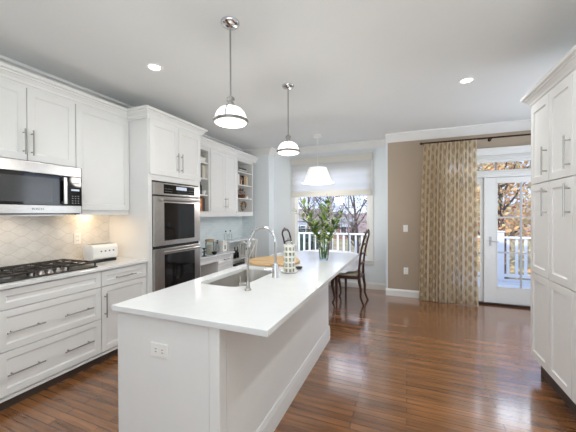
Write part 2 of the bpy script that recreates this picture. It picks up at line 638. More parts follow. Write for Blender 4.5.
def slab_with_hole(outer, hole, z0, z1):
    bm = B()
    es = []
    for loop in (outer, hole):
        vs = [bm.verts.new((x, y, z1)) for x, y in loop]
        for k in range(len(vs)):
            es.append(bm.edges.new((vs[k], vs[(k + 1) % len(vs)])))
    bmesh.ops.triangle_fill(bm, edges=es, use_beauty=True, use_dissolve=False)
    g = bmesh.ops.extrude_face_region(bm, geom=bm.faces[:])
    vs = [e for e in g['geom'] if isinstance(e, bmesh.types.BMVert)]
    bmesh.ops.translate(bm, verts=vs, vec=(0, 0, z0 - z1))
    return bm


def prism(bm, pts, z0, z1):
    a_ = [bm.verts.new((x, y, z0)) for x, y in pts]
    b_ = [bm.verts.new((x, y, z1)) for x, y in pts]
    n = len(pts)
    for k in range(n):
        bm.faces.new((a_[k], a_[(k + 1) % n], b_[(k + 1) % n], b_[k]))
    bm.faces.new(a_[::-1])
    bm.faces.new(b_)
    return bm


def arc_pts(c, r, a0, a1, n, ax=(1, 0, 0), ay=(0, 0, 1)):
    c, ax, ay = Vector(c), Vector(ax), Vector(ay)
    return [c + ax * r * math.cos(math.radians(a0 + (a1 - a0) * k / n)) + ay * r * math.sin(math.radians(a0 + (a1 - a0) * k / n)) for k in range(n + 1)]


# ---------------------------------------------------------------- the room shell
CEIL = 2.76
XL = -3.27
struct('floor', boxes((XL - 0.1, 2.45, -2.4, 5.75, -0.12, 0.0)), 'floor')
struct('ceiling', boxes((XL - 0.12, 2.47, -2.42, 5.8, CEIL, CEIL + 0.2)), 'ceiling')
struct('wall_left', boxes((XL - 0.12, XL, -2.4, 5.54, 0, CEIL)), 'wall_white')
struct('wall_rear', boxes((XL - 0.12, -1.8, -2.42, -2.3, 0, CEIL), (0.6, 2.47, -2.42, -2.3, 0, CEIL), (-1.8, 0.6, -2.42, -2.3, 2.25, CEIL), (-1.8, 0.6, -2.42, -2.3, 0, 0.95)), 'wall_white')  # opening added to let the rear fill light in
struct('wall_right', boxes((1.63, 1.75, -2.3, 3.22, 0, CEIL), (1.75, 2.47, 3.10, 3.22, 0, CEIL), (2.35, 2.47, 4.8, 5.5, 0, CEIL), (2.35, 2.47, 3.22, 4.8, 0, 0.6), (2.35, 2.47, 3.22, 4.8, 2.4, CEIL)), 'wall_white')  # gap beyond the pantry added for the side fill light
struct('wall_far_left', boxes((XL, -2.63, 5.42, 5.80, 0, CEIL)), 'wall_blue')
# window wall with its opening
WX0, WX1, WZ0, WZ1 = -2.13, -0.66, 0.56, 2.30
struct('wall_far', boxes((-2.63, WX0, 5.65, 5.80, 0, CEIL), (WX1, -0.30, 5.65, 5.80, 0, CEIL), (WX0, WX1, 5.65, 5.80, 0, WZ0), (WX0, WX1, 5.65, 5.80, WZ1, CEIL)), 'wall_blue')
DX0, DX1, DZ1 = 0.56, 2.10, 2.30
struct('wall_far_right', boxes((-0.30, DX0, 5.32, 5.50, 0, CEIL), (DX1, 2.35, 5.32, 5.50, 0, CEIL), (DX0, DX1, 5.32, 5.50, DZ1, CEIL)), 'wall_beige')
struct('wall_far_return', boxes((-0.335, -0.30, 5.316, 5.65, 0, CEIL)), 'wall_blue')

crown_prof = [(0, -0.13), (0.014, -0.13), (0.02, -0.112), (0.055, -0.075), (0.095, -0.04), (0.105, -0.032), (0.125, -0.026), (0.125, 0), (0, 0)]
struct('trim_1', sweep(B(), [(XL, -2.3), (XL, 5.42), (-2.63, 5.42), (-2.63, 5.65), (-0.335, 5.65)], crown_prof, CEIL), 'trim')
struct('trim_6', sweep(B(), [(-0.335, 5.316), (2.35, 5.316)], crown_prof, CEIL), 'trim')
base_prof = [(0, 0), (0.016, 0), (0.016, 0.09), (0.012, 0.1), (0.006, 0.115), (0, 0.12)]
struct('baseboard_far_left', sweep(B(), [(-3.27, 5.42), (-2.63, 5.42), (-2.63, 5.65), (-0.335, 5.65)], base_prof, 0.0), 'trim')
struct('baseboard_far_right', sweep(B(), [(-0.335, 5.316), (0.20, 5.316)], base_prof, 0.0), 'trim')

# tiled backsplashes
struct('backsplash', boxes((XL, XL + 0.008, 0.9, 2.40, 0.92, 1.88)), 'ogee')
struct('backsplash_desk', boxes((XL, XL + 0.008, 3.31, 5.412, 0.76, 1.44), (XL + 0.008, -2.95, 5.412, 5.42, 0.76, 1.44)), 'subway')


# ---- window_1: two casements, each two panes wide
def window(name, x0, x1, z0, z1, y, cols, rows_z, mull=None, fr=0.035, munt=0.022, dep=0.06):
    w = struct(name, B(), 'trim') if False else None
    bm = B()
    for b in ((x0, x1, y, y + dep, z0, z0 + fr), (x0, x1, y, y + dep, z1 - fr, z1), (x0, x0 + fr, y, y + dep, z0 + fr, z1 - fr), (x1 - fr, x1, y, y + dep, z0 + fr, z1 - fr)):
        box(bm, *b)
    w = struct(name, bm, 'trim')
    mb = B()
    if mull is not None:
        box(mb, mull - 0.018, mull + 0.018, y, y + dep, z0 + fr, z1 - fr)
    for c in cols:
        box(mb, c - munt / 2, c + munt / 2, y + 0.015, y + 0.045, z0 + fr, z1 - fr)
    xs = [x0 + fr] + sorted(list(cols) + ([mull] if mull is not None else [])) + [x1 - fr]
    for z in rows_z:
        for q0, q1 in zip(xs, xs[1:]):
            e0 = 0.018 if q0 == mull else munt / 2 if q0 in cols else 0
            e1 = 0.018 if q1 == mull else munt / 2 if q1 in cols else 0
            box(mb, q0 + e0, q1 - e1, y + 0.015, y + 0.045, z - munt / 2, z + munt / 2)
    if cols or rows_z:
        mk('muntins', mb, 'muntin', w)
    mk('pane', boxes((x0 + fr * 0.7, x1 - fr * 0.7, y + 0.027, y + 0.033, z0 + fr * 0.7, z1 - fr * 0.7)), 'pane', w)
    return w


w1 = window('window_1', WX0, WX1, WZ0, WZ1, 5.68, (-1.745, -1.045), (1.25, 1.87), mull=-1.395)
mk('casing', boxes((WX0 - 0.085, WX0, 5.628, 5.65, WZ0 - 0.02, WZ1 + 0.09), (WX1, WX1 + 0.085, 5.628, 5.65, WZ0 - 0.02, WZ1 + 0.09),
                   (WX0, WX1, 5.628, 5.65, WZ1, WZ1 + 0.09), (WX0 - 0.085, WX1 + 0.085, 5.628, 5.65, WZ0 - 0.10, WZ0 - 0.045)), 'trim', w1, bevel=0.004)
mk('sill', boxes((WX0 - 0.10, WX1 + 0.10, 5.61, 5.68, WZ0 - 0.045, WZ0 - 0.02)), 'trim', w1, bevel=0.004)
mk('reveal', boxes((WX0 - 0.0, WX0 + 0.012, 5.65, 5.68, WZ0, WZ1), (WX1 - 0.012, WX1, 5.65, 5.68, WZ0, WZ1)), 'trim', w1)

# ---- french door, its fixed side panel and the transom
bm = boxes((DX0, DX0 + 0.05, 5.33, 5.47, 0, DZ1), (DX1 - 0.05, DX1, 5.33, 5.47, 0, DZ1), (DX0 + 0.05, DX1 - 0.05, 5.33, 5.47, DZ1 - 0.06, DZ1),
           (DX0 + 0.05, DX1 - 0.05, 5.33, 5.47, 1.965, 2.035))
struct('trim_2', bm, 'trim', bevel=0.003)
struct('trim_3', boxes((DX0 - 0.08, DX0 + 0.02, 5.298, 5.32, 0, 2.30), (DX1 - 0.02, DX1 + 0.08, 5.298, 5.32, 0, 2.30), (DX0 - 0.09, DX1 + 0.09, 5.296, 5.32, 2.30, 2.385),
                       (DX0 - 0.11, DX1 + 0.11, 5.27, 5.32, 2.385, 2.405), (DX0 - 0.1, DX1 + 0.1, 5.285, 5.32, 2.37, 2.385),
                       (DX0 + 0.03, DX1 - 0.03, 5.300, 5.33, 2.235, 2.26), (DX0 + 0.03, DX1 - 0.03, 5.300, 5.33, 2.01, 2.035)), 'trim', bevel=0.003)
window('window_2', DX0 + 0.05, DX1 - 0.05, 2.035, 2.24, 5.37, (0.86, 1.28, 1.72), (), fr=0.04)


def french_leaf(name, x0, x1, z0, z1, y, sl, sr, rt, rb, cols, rows):
    bm = boxes((x0, x0 + sl, y, y + 0.045, z0, z1), (x1 - sr, x1, y, y + 0.045, z0, z1), (x0 + sl, x1 - sr, y, y + 0.045, z1 - rt, z1), (x0 + sl, x1 - sr, y, y + 0.045, z0, z0 + rb))
    d = struct(name, bm, 'trim', bevel=0.003)
    mb = B()
    gx0, gx1, gz0, gz1 = x0 + sl, x1 - sr, z0 + rb, z1 - rt
    cx = [gx0 + (gx1 - gx0) * k / cols for k in range(cols + 1)]
    for c in cx[1:-1]:
        box(mb, c - 0.011, c + 0.011, y + 0.008, y + 0.037, gz0, gz1)
    for k in range(1, rows):
        z = gz0 + (gz1 - gz0) * k / rows
        for q0, q1 in zip(cx, cx[1:]):
            box(mb, q0 + (0.011 if q0 != cx[0] else 0), q1 - (0.011 if q1 != cx[-1] else 0), y + 0.008, y + 0.037, z - 0.011, z + 0.011)
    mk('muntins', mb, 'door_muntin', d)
    mk('pane', boxes((gx0 - 0.01, gx1 + 0.01, y + 0.02, y + 0.025, gz0 - 0.01, gz1 + 0.01)), 'pane', d)
    # glazing bead
    mk('bead', boxes((gx0, gx0 + 0.014, y - 0.004, y + 0.0, gz0, gz1), (gx1 - 0.014, gx1, y - 0.004, y, gz0, gz1), (gx0, gx1, y - 0.004, y, gz1 - 0.014, gz1), (gx0, gx1, y - 0.004, y, gz0, gz0 + 0.014)), 'trim', d)
    return d


french_leaf('door_1', 0.612, 1.115, 0.03, 1.96, 5.36, 0.05, 0.035, 0.08, 0.22, 2, 3)
d2 = french_leaf('door_2', 1.145, 2.045, 0.03, 1.96, 5.35, 0.135, 0.135, 0.075, 0.24, 2, 3)
lb = tube(B(), [(1.20, 5.35, 0.98), (1.20, 5.305, 0.98)], 0.01)
tube(lb, [(1.20, 5.308, 0.98), (1.255, 5.305, 0.978), (1.30, 5.305, 0.975)], 0.008)
box(lb, 1.185, 1.215, 5.343, 5.35, 0.91, 1.05)
mk('door_handle', lb, 'door_muntin', d2, smooth=True)
struct('trim_4', boxes((1.115, 1.145, 5.335, 5.42, 0.03, 1.965)), 'trim', bevel=0.003)
struct('trim_5', boxes((DX0 + 0.05, DX1 - 0.05, 5.31, 5.5, 0.0, 0.028)), 'bronze')


# ---------------------------------------------------------------- kitchen run on the left wall
def base_unit(y0, y1, label, fronts, loc_x=-2.67):
    """fronts: list of (kind, y0, y1, z0, z1, [handles]); each front is a part with its handles"""
    t = thing('base_cabinet', label, 'cabinet', ((XL - 2.69) / 2, (y0 + y1) / 2, 0), group='white base cabinets along the left wall')
    mk('carcass', boxes((XL + 0.002, -2.692, y0, y1, 0.10, 0.889)), 'cabinet', t)
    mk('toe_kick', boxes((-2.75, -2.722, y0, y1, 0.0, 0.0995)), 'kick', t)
    mk('plinth_rail', boxes((-2.72, -2.68, y0, y1, 0.078, 0.0995)), 'cabinet', t)
    for kind, a0, a1, z0, z1, hs in fronts:
        d = mk(kind, shaker(B(), 1, -2.67, a0, a1, z0, z1, st=0.05), 'cabinet', t)
        for p0, p1 in hs:
            mk('handle', bar_handle(B(), 1, -2.67, p0, p1), 'nickel', d, smooth=True)
    return t


g = 0.0025
base_unit(1.118, 1.878, 'wide white base cabinet under the gas cooktop with two deep drawers', [
    ('false_front', 1.118 + g, 1.878 - g, 0.737, 0.882, []),
    ('drawer', 1.118 + g, 1.878 - g, 0.436, 0.731, [((1.163, 0.572), (1.40, 0.572)), ((1.545, 0.572), (1.785, 0.572))]),
    ('drawer', 1.118 + g, 1.878 - g, 0.115, 0.430, [((1.163, 0.268), (1.40, 0.268)), ((1.545, 0.268), (1.785, 0.268))])])
base_unit(1.880, 2.396, 'narrow white base cabinet beside the oven tower with one drawer over a door', [
    ('drawer', 1.880 + g, 2.396 - g, 0.737, 0.882, [((2.005, 0.80), (2.235, 0.80))]),
    ('door', 1.880 + g, 2.396 - g, 0.115, 0.731, [((1.91, 0.44), (1.91, 0.67))])])
mk('countertop', boxes((XL + 0.009, -2.645, 1.05, 2.398, 0.89, 0.92)), 'quartz', loc=(-2.96, 1.72, 0.89), bevel=0.004, label='white quartz countertop along the wall under the microwave', cat='countertop')

# gas cooktop
CX, CY = -2.985, 1.51
ct = thing('gas_cooktop', 'stainless gas cooktop with black cast iron grates set in the wall countertop', 'cooktop', (CX, CY, 0.92))
mk('plate', prism(B(), rounded_rect(-3.235, -2.72, 1.13, 1.89, 0.02), 0.9205, 0.93), 'black', ct, bevel=0.003)
for k in range(3):
    y0 = 1.145 + k * 0.245
    y1 = y0 + 0.24
    gb = B()
    x0, x1 = -3.215, (-2.85 if k == 1 else -2.75)
    w = 0.0078
    for (p, q) in (((x0, y0), (x1, y0)), ((x0, y1), (x1, y1)), ((x0, y0), (x0, y1)), ((x1, y0), (x1, y1)), ((x0, (y0 + y1) / 2), (x1, (y0 + y1) / 2)), (((x0 + x1) / 2, y0), ((x0 + x1) / 2, y1))):
        tube(gb, [(p[0], p[1], 0.966), (q[0], q[1], 0.966)], w, 6)
    for j in (0.25, 0.75):
        xx = x0 + (x1 - x0) * j
        tube(gb, [(xx, y0, 0.968), (xx, y0 + 0.085, 0.972)], w, 6)
        tube(gb, [(xx, y1, 0.968), (xx, y1 - 0.085, 0.972)], w, 6)
    for px, py in ((x0, y0), (x1, y0), (x0, y1), (x1, y1)):
        tube(gb, [(px, py, 0.966), (px, py, 0.9305)], w, 6)
    mk('grate', gb, 'iron', ct, smooth=True)
for bx_, by_, br in ((-3.12, 1.265, 0.04), (-2.88, 1.265, 0.045), (-3.04, 1.51, 0.055), (-3.12, 1.755, 0.04), (-2.88, 1.755, 0.036)):
    b = mk('burner', lathe(B(), [(br, 0), (br, 0.012), (br * 0.8, 0.018), (0, 0.018)], (bx_, by_, 0.9302)), 'steel', ct, smooth=True)
    mk('burner_cap', lathe(B(), [(br * 0.75, 0), (br * 0.78, 0.007), (br * 0.6, 0.012), (0, 0.013)], (bx_, by_, 0.9484)), 'iron', b, smooth=True)
for k in range(5):
    mk('knob', lathe(B(), [(0.024, 0), (0.024, 0.006), (0.018, 0.01), (0.016, 0.028), (0, 0.03)], (-2.775, 1.385 + k * 0.0625, 0.9302)), 'steel', ct, smooth=True)

# upper cabinets
t = thing('upper_cabinet', 'white two-door upper cabinet hanging above the microwave', 'cabinet', (-3.1, 1.43, 1.88), group='white upper cabinets')
mk('carcass', boxes((XL + 0.002, -2.942, 1.04, 1.818, 1.86, 2.57)), 'cabinet', t)
for a0, a1, hy in ((1.04 + g, 1.433 - g, 1.405), (1.433 + g, 1.818 - g, 1.462)):
    d = mk('door', shaker(B(), 1, -2.92, a0, a1, 1.872, 2.475), 'cabinet', t)
    mk('handle', bar_handle(B(), 1, -2.92, (hy, 1.915), (hy, 2.125)), 'nickel', d, smooth=True)
t = thing('upper_cabinet', 'tall white single-door upper cabinet between the microwave and the oven tower', 'cabinet', (-3.1, 2.1, 1.435), group='white upper cabinets')
mk('carcass', boxes((XL + 0.009, -2.942, 1.82, 2.396, 1.44, 2.57)), 'cabinet', t)
mk('door', shaker(B(), 1, -2.92, 1.82 + g, 2.396 - g, 1.462, 2.475), 'cabinet', t)
mk('light_rail', boxes((-2.955, -2.93, 1.82, 2.396, 1.415, 1.44)), 'cabinet', t)
ul = mk('under_cabinet_light', boxes((-3.2, -3.16, 1.86, 2.36, 1.43, 1.4395)), 'striplight', loc=(-3.18, 2.11, 1.43), label='slim warm light strip under the single-door upper cabinet', cat='light')
light('under_cabinet_glow', 'AREA', (-3.10, 2.11, 1.412), 1.0, (1.0, 0.70, 0.40), (-0.1, 0, -1), shape='RECTANGLE', size=0.12, size_y=0.5)
mw_glow = light('hood_glow', 'AREA', (-3.05, 1.42, 1.405), 1.0, (1.0, 0.84, 0.66), (-0.15, 0, -1), shape='RECTANGLE', size=0.12, size_y=0.4)

# microwave
mw = thing('microwave', 'stainless over-range microwave with a dark window above the cooktop', 'microwave', (-3.04, 1.42, 1.42))
mk('body', boxes((XL + 0.009, -2.842, 1.042, 1.800, 1.422, 1.852)), 'black', mw, bevel=0.003)
mk('top_trim', boxes((-2.841, -2.818, 1.042, 1.800, 1.765, 1.852)), 'steel', mw, bevel=0.003)
mk('bottom_trim', boxes((-2.841, -2.818, 1.042, 1.800, 1.43, 1.500)), 'steel', mw, bevel=0.003)
dr = mk('door', boxes((-2.841, -2.820, 1.042, 1.690, 1.502, 1.763)), 'black_glass', mw, bevel=0.002)
mk('window', boxes((-2.820, -2.8185, 1.08, 1.56, 1.525, 1.73)), 'dark_panel', dr)
mk('handle', sweep(B(), [(-2.80, 1.632), (-2.80, 1.662)], [(0, 0), (0.012, 0), (0.012, 0.236), (0, 0.236)], 1.513), 'steel', dr, bevel=0.004)
for zz in (1.52, 1.722):
    mk('handle_mount', boxes((-2.82, -2.80, 1.636, 1.658, zz, zz + 0.02)), 'steel', dr)
cp = mk('control_panel', boxes((-2.841, -2.820, 1.692, 1.800, 1.502, 1.763)), 'black_glass', mw, bevel=0.002)
mk('display', boxes((-2.820, -2.8188, 1.712, 1.782, 1.635, 1.652)), 'display', cp)
for i in range(3):
    for j in range(5):
        yy, zz = 1.716 + i * 0.025, (1.52 + j * 0.021) if j < 4 else 1.70
        mk('button', boxes((-2.820, -2.819, yy, yy + 0.014, zz, zz + 0.009)), 'grey_print', cp)
mk('vent_underside', boxes((-3.15, -2.88, 1.15, 1.70, 1.412, 1.4215)), 'steel', mw)
mk('side_trim', boxes((-2.842, -2.8185, 1.8005, 1.804, 1.43, 1.852)), 'black', mw)


def text_part(name, body, size, mat, parent, origin, xdir, ydir, thick=0.0006):
    cu = bpy.data.curves.new(name, 'FONT')
    cu.body = body
    cu.size = size
    cu.align_x = 'CENTER'
    cu.extrude = thick
    o = bpy.data.objects.new(name, cu)
    COL.objects.link(o)
    bpy.context.view_layer.update()
    me = bpy.data.meshes.new_from_object(o.evaluated_get(bpy.context.evaluated_depsgraph_get()))
    bpy.data.objects.remove(o)
    bm = bmesh.new()
    bm.from_mesh(me)
    xd, yd = Vector(xdir), Vector(ydir)
    zd = xd.cross(yd)
    m4 = Matrix((xd, yd, zd)).transposed().to_4x4()
    m4.translation = Vector(origin)
    bmesh.ops.transform(bm, matrix=m4, verts=bm.verts[:])
    return mk(name, bm, mat, parent)


text_part('logo_lettering', 'BOSCH', 0.026, 'dark_panel', mw, (-2.8172, 1.45, 1.459), (0, 1, 0), (0, 0, 1))
mk('logo_emblem', lathe(B(), [(0.007, 0), (0.007, 0.001), (0.004, 0.001), (0.004, 0)], (0, 0, 0), 16), 'dark_panel', None) if False else None

# double oven tower
TY0, TY1 = 2.40, 3.275
tw = thing('oven_tower_cabinet', 'tall white cabinet tower housing the double oven', 'cabinet', (-2.95, 2.85, 0))
mk('carcass', boxes((XL + 0.002, -2.642, TY0, 2.452, 0.10, 2.57), (XL + 0.002, -2.642, 3.238, TY1, 0.10, 2.57), (XL + 0.002, -2.642, 2.452, 3.238, 1.805, 2.57), (XL + 0.002, -2.642, 2.452, 3.238, 0.10, 0.40), (XL + 0.002, -3.23, 2.452, 3.238, 0.40, 1.805)), 'cabinet', tw, bevel=0.002)
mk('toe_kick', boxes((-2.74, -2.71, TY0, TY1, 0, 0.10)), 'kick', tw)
for a0, a1, hy in ((2.412, 2.848, 2.815), (2.852, 3.265, 2.885)):
    d = mk('door', shaker(B(), 1, -2.62, a0, a1, 1.868, 2.475), 'cabinet', tw)
    mk('handle', bar_handle(B(), 1, -2.62, (hy, 1.93), (hy, 2.165)), 'nickel', d, smooth=True)
d = mk('drawer', shaker(B(), 1, -2.62, 2.412, 3.265, 0.115, 0.39), 'cabinet', tw)
mk('handle', bar_handle(B(), 1, -2.62, (2.7, 0.27), (3.0, 0.27)), 'nickel', d, smooth=True)

ov = thing('double_wall_oven', 'stainless double wall oven with two dark glass doors and bar handles', 'oven', (-2.9, 2.85, 0.402))
mk('housing', boxes((-3.22, -2.64, 2.455, 3.235, 0.402, 1.80)), 'black', ov)
mk('panel_surround', boxes((-2.64, -2.618, 2.455, 3.235, 1.645, 1.785)), 'steel', ov, bevel=0.003)
pn = mk('control_panel', boxes((-2.618, -2.616, 2.60, 3.13, 1.662, 1.77)), 'black_glass', ov)
mk('display', boxes((-2.616, -2.615, 2.80, 2.98, 1.715, 1.755)), 'display', pn)
for i in range(6):
    for j in range(2):
        for base in (2.62, 3.0):
            mk('button', boxes((-2.616, -2.6152, base + i * 0.02, base + i * 0.02 + 0.01, 1.685 + j * 0.03, 1.691 + j * 0.03)), 'grey_print', pn)
for z0, z1 in ((1.055, 1.625), (0.43, 1.02)):
    d = mk('door', boxes((-2.64, -2.612, 2.455, 3.235, z0, z1)), 'steel', ov, bevel=0.004)
    mk('window', boxes((-2.612, -2.6105, 2.60, 3.12, z0 + 0.055, z1 - 0.07)), 'oven_glass', d)
    hz = z1 - 0.035
    hb = tube(B(), [(-2.565, 2.53, hz), (-2.565, 3.17, hz)], 0.018, 12)
    for yy in (2.56, 3.14):
        box(hb, -2.612, -2.565, yy - 0.012, yy + 0.012, hz - 0.01, hz + 0.01)
    mk('handle', hb, 'steel', d, smooth=True)
mk('vent_trim', boxes((-2.64, -2.625, 2.46, 3.24, 0.404, 0.427)), 'steel', ov)

# continuous crown on top of the cabinets
cc_prof = [(0, 0), (0.012, 0), (0.012, 0.02), (0.02, 0.024), (0.026, 0.042), (0.046, 0.066), (0.054, 0.07), (0.054, 0.08), (0.075, 0.086), (0.075, 0.112), (0, 0.112)]
mk('cabinet_crown', sweep(B(), [(-2.94, 1.04), (-2.94, 2.399), (-2.641, 2.399), (-2.641, 3.276), (-2.929, 3.276), (-2.929, 5.40)], cc_prof, 2.478), 'cabinet', loc=(-2.94, 3.2, 2.478), label='white crown moulding running along the top of the left wall cabinets', cat='moulding')


# ---------------------------------------------------------------- desk wall cabinets
def open_shelf(label, y0, y1, group):
    t = thing('open_shelf_cabinet', label, 'cabinet', (-3.1, (y0 + y1) / 2, 1.44), group=group)
    s0 = 0.045
    mk('carcass', boxes((XL + 0.002, -2.93, y0, y0 + s0, 1.44, 2.57), (XL + 0.002, -2.93, y1 - s0, y1, 1.44, 2.57), (XL + 0.002, -2.93, y0 + s0, y1 - s0, 2.42, 2.57), (XL + 0.002, -2.93, y0 + s0, y1 - s0, 1.44, 1.46), (XL + 0.002, XL + 0.012, y0 + s0, y1 - s0, 1.46, 2.42)), 'cab_inside', t)
    for z in (1.725, 1.985, 2.235):
        mk('shelf', boxes((XL + 0.012, -2.945, y0 + s0, y1 - s0, z - 0.02, z)), 'cabinet', t)
    return t


open_shelf('white open shelf unit beside the oven tower filled with books', 3.28, 3.885, 'white open shelf units')
open_shelf('white open shelf unit against the far pale blue wall holding ornaments', 4.672, 5.30, 'white open shelf units')
mk('filler_panel', boxes((XL + 0.01, -2.932, 5.302, 5.40, 1.44, 2.57)), 'cabinet', loc=(-3.1, 5.35, 1.44), label='white filler panel closing the gap between the shelves and the blue wall', cat='panel') if False else None
t = thing('upper_cabinet', 'white two-door upper cabinet between the two open shelf units', 'cabinet', (-3.1, 4.28, 1.44), group='white upper cabinets')
mk('carcass', boxes((XL + 0.002, -2.942, 3.887, 4.670, 1.44, 2.57)), 'cabinet', t)
for a0, a1, hy in ((3.89, 4.292, 4.262), (4.297, 4.667, 4.327)):
    d = mk('door', shaker(B(), 1, -2.922, a0, a1, 1.465, 2.475), 'cabinet', t)
    mk('handle', bar_handle(B(), 1, -2.922, (hy, 1.52), (hy, 1.70)), 'nickel', d, smooth=True)
mk('light_valance', boxes((-2.955, -2.93, 3.31, 5.30, 1.375, 1.439), (XL + 0.009, -2.955, 5.28, 5.30, 1.375, 1.439)), 'cabinet', loc=(-2.94, 4.3, 1.375), label='white rail running under the desk wall cabinets', cat='moulding')

# desk with drawers
dk = thing('built_in_desk', 'low white built-in desk with a knee space beyond the oven tower', 'desk', (-3.04, 3.87, 0))
mk('desktop', boxes((XL + 0.009, -2.82, 3.31, 4.43, 0.73, 0.76)), 'quartz', dk, bevel=0.003)
mk('apron', boxes((-2.87, -2.85, 3.31, 3.965, 0.645, 0.73)), 'cabinet', dk)
mk('drawer_carcass', boxes((XL + 0.009, -2.872, 3.965, 4.41, 0.0, 0.73)), 'cabinet', dk)
for z0, z1 in ((0.585, 0.722), (0.33, 0.58), (0.06, 0.325)):
    d = mk('drawer', shaker(B(), 1, -2.85, 3.97, 4.405, z0, z1, st=0.035), 'cabinet', dk)
    mk('handle', bar_handle(B(), 1, -2.85, (4.11, (z0 + z1) / 2), (4.27, (z0 + z1) / 2)), 'nickel', d, smooth=True)
mk('pencil_drawer', shaker(B(), 1, -2.845, 3.40, 3.94, 0.65, 0.722, th=0.005, st=0.02, rec=0.004), 'cabinet', dk)
# console beyond it
cs = thing('console_table', 'tall narrow white console table along the aqua tiled wall beyond the desk', 'table', (-3.12, 4.92, 0))
mk('tabletop', boxes((XL + 0.009, -2.96, 4.445, 5.40, 0.89, 0.92)), 'quartz', cs, bevel=0.003)
mk('lower_shelf', boxes((XL + 0.012, -2.985, 4.49, 5.36, 0.535, 0.56)), 'white_wood', cs)
for px, py in ((-3.24, 4.47), (-3.0, 4.47), (-3.24, 5.38), (-3.0, 5.38)):
    mk('leg', boxes((px - 0.02, px + 0.02, py - 0.02, py + 0.02, 0, 0.89)), 'white_wood', cs)

# ---------------------------------------------------------------- pantry cabinets on the right
SEAM = [3.205, 2.855, 2.505, 2.155, 1.805]
pantry_words = ['tall white pantry cabinet nearest the french door', 'tall white pantry cabinet second from the french door', 'tall white pantry cabinet third from the french door', 'tall white pantry cabinet nearest the camera']
for i in range(4):
    y1, y0 = SEAM[i], SEAM[i + 1]
    t = thing('pantry_cabinet', pantry_words[i] + ' on the right wall', 'cabinet', (1.33, (y0 + y1) / 2, 0), group='tall pantry cabinets')
    mk('carcass', boxes((1.042, 1.628, y0 + 0.0005, y1 - 0.0005, 0.14, 2.44)), 'cabinet', t)
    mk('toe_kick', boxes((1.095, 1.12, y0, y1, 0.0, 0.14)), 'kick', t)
    for z0, z1, hz in ((0.165, 0.896, (0.62, 0.85)), (0.902, 1.66, (1.39, 1.615)), (1.666, 2.335, (1.715, 1.94))):
        d = mk('door', shaker(B(), -1, 1.02, y0 + g, y1 - g, z0, z1, st=0.056), 'cabinet', t)
        if z0 > 0.5:
            mk('handle', bar_handle(B(), -1, 1.02, (y0 + 0.03, hz[0]), (y0 + 0.03, hz[1])), 'nickel', d, smooth=True)
mk('cabinet_crown', sweep(B(), [(1.628, 3.206), (1.04, 3.206), (1.04, 1.80)], cc_prof, 2.34), 'cabinet', loc=(1.04, 2.5, 2.34), label='white crown moulding on top of the pantry cabinets', cat='moulding')

# ---------------------------------------------------------------- island
isl = thing('kitchen_island', 'white panelled kitchen island base standing on the oak floor', 'island', (-1.16, 2.18, 0))
IX0, IX1, IY0, IY1 = -1.474, -0.825, 1.15, 3.21
mk('body', boxes((IX0, IX1, IY0, IY1, 0.0, 0.70), (IX0, -1.46, IY0, IY1, 0.70, 0.889), (-0.99, IX1, IY0, IY1, 0.70, 0.889), (-1.46, -0.99, IY0, 1.66, 0.70, 0.889), (-1.46, -0.99, 2.50, IY1, 0.70, 0.889)), 'cabinet', isl)
mk('corner_post', boxes((-0.875, -0.815, 1.138, 1.20, 0.0, 0.888)), 'cabinet', isl, bevel=0.006)
mk('front_panel', boxes((IX0 - 0.02, -0.877, 1.143, 1.1495, 0.0, 0.888)), 'cabinet', isl)
mk('side_panel', boxes((IX1, IX1 + 0.008, 1.201, IY1, 0.15, 0.888)), 'cabinet', isl)
bprof = [(0, 0), (0.013, 0), (0.013, 0.115), (0.011, 0.125), (0.008, 0.145), (0.004, 0.155), (0, 0.155)]
mk('base_moulding', sweep(B(), [(IX0, 1.1425), (IX0, 3.21), (-0.815, 3.21), (-0.815, 1.1375), (IX0, 1.1375)][1:][::-1] if False else [(IX0, 1.137), (-0.8145, 1.137), (-0.8145, 3.211), (IX0, 3.211)], bprof, 0.0), 'cabinet', isl)
for k in range(3):
    y0 = 1.16 + k * 0.68
    d = mk('door', shaker(B(), -1, IX0 - 0.02, y0 + g, y0 + 0.68 - g, 0.115, 0.88), 'cabinet', isl)
    mk('handle', bar_handle(B(), -1, IX0 - 0.02, (y0 + 0.05, 0.6), (y0 + 0.05, 0.82)), 'nickel', d, smooth=True)

SX0, SX1, SY0, SY1 = -1.405, -1.055, 1.70, 2.44
mk('island_countertop', slab_with_hole([(-1.51, 1.118), (-0.5515, 1.118), (-0.5515, 3.69), (-1.51, 3.69)], rounded_rect(SX0, SX1, SY0, SY1, 0.07), 0.8895, 0.92), 'quartz', loc=(-1.04, 2.4, 0.8895), bevel=0.003, label='long white quartz island countertop with an undermount sink cut into it', cat='countertop')
# sink basin
bm = B()
o1 = rounded_rect(SX0 - 0.02, SX1 + 0.02, SY0 - 0.02, SY1 + 0.02, 0.09)
i1 = rounded_rect(SX0 - 0.002, SX1 + 0.002, SY0 - 0.002, SY1 + 0.002, 0.072)
i2 = rounded_rect(SX0 + 0.012, SX1 - 0.012, SY0 + 0.012, SY1 - 0.012, 0.06)
loops = []
for pts, z in ((o1, 0.882), (o1, 0.8885), (i1, 0.8885), (i2, 0.74), (rounded_rect(SX0 + 0.04, SX1 - 0.04, SY0 + 0.04, SY1 - 0.04, 0.05), 0.72)):
    loops.append([bm.verts.new((x, y, z)) for x, y in pts])
for A, D in zip(loops, loops[1:]):
    for k in range(len(A)):
        bm.faces.new((A[k], A[(k + 1) % len(A)], D[(k + 1) % len(A)], D[k]))
bm.faces.new(loops[-1])
sk = thing('sink', 'stainless undermount sink in the island countertop', 'sink', (-1.23, 2.07, 0.72))
mk('basin', bm, 'sink_steel', sk, smooth=True)
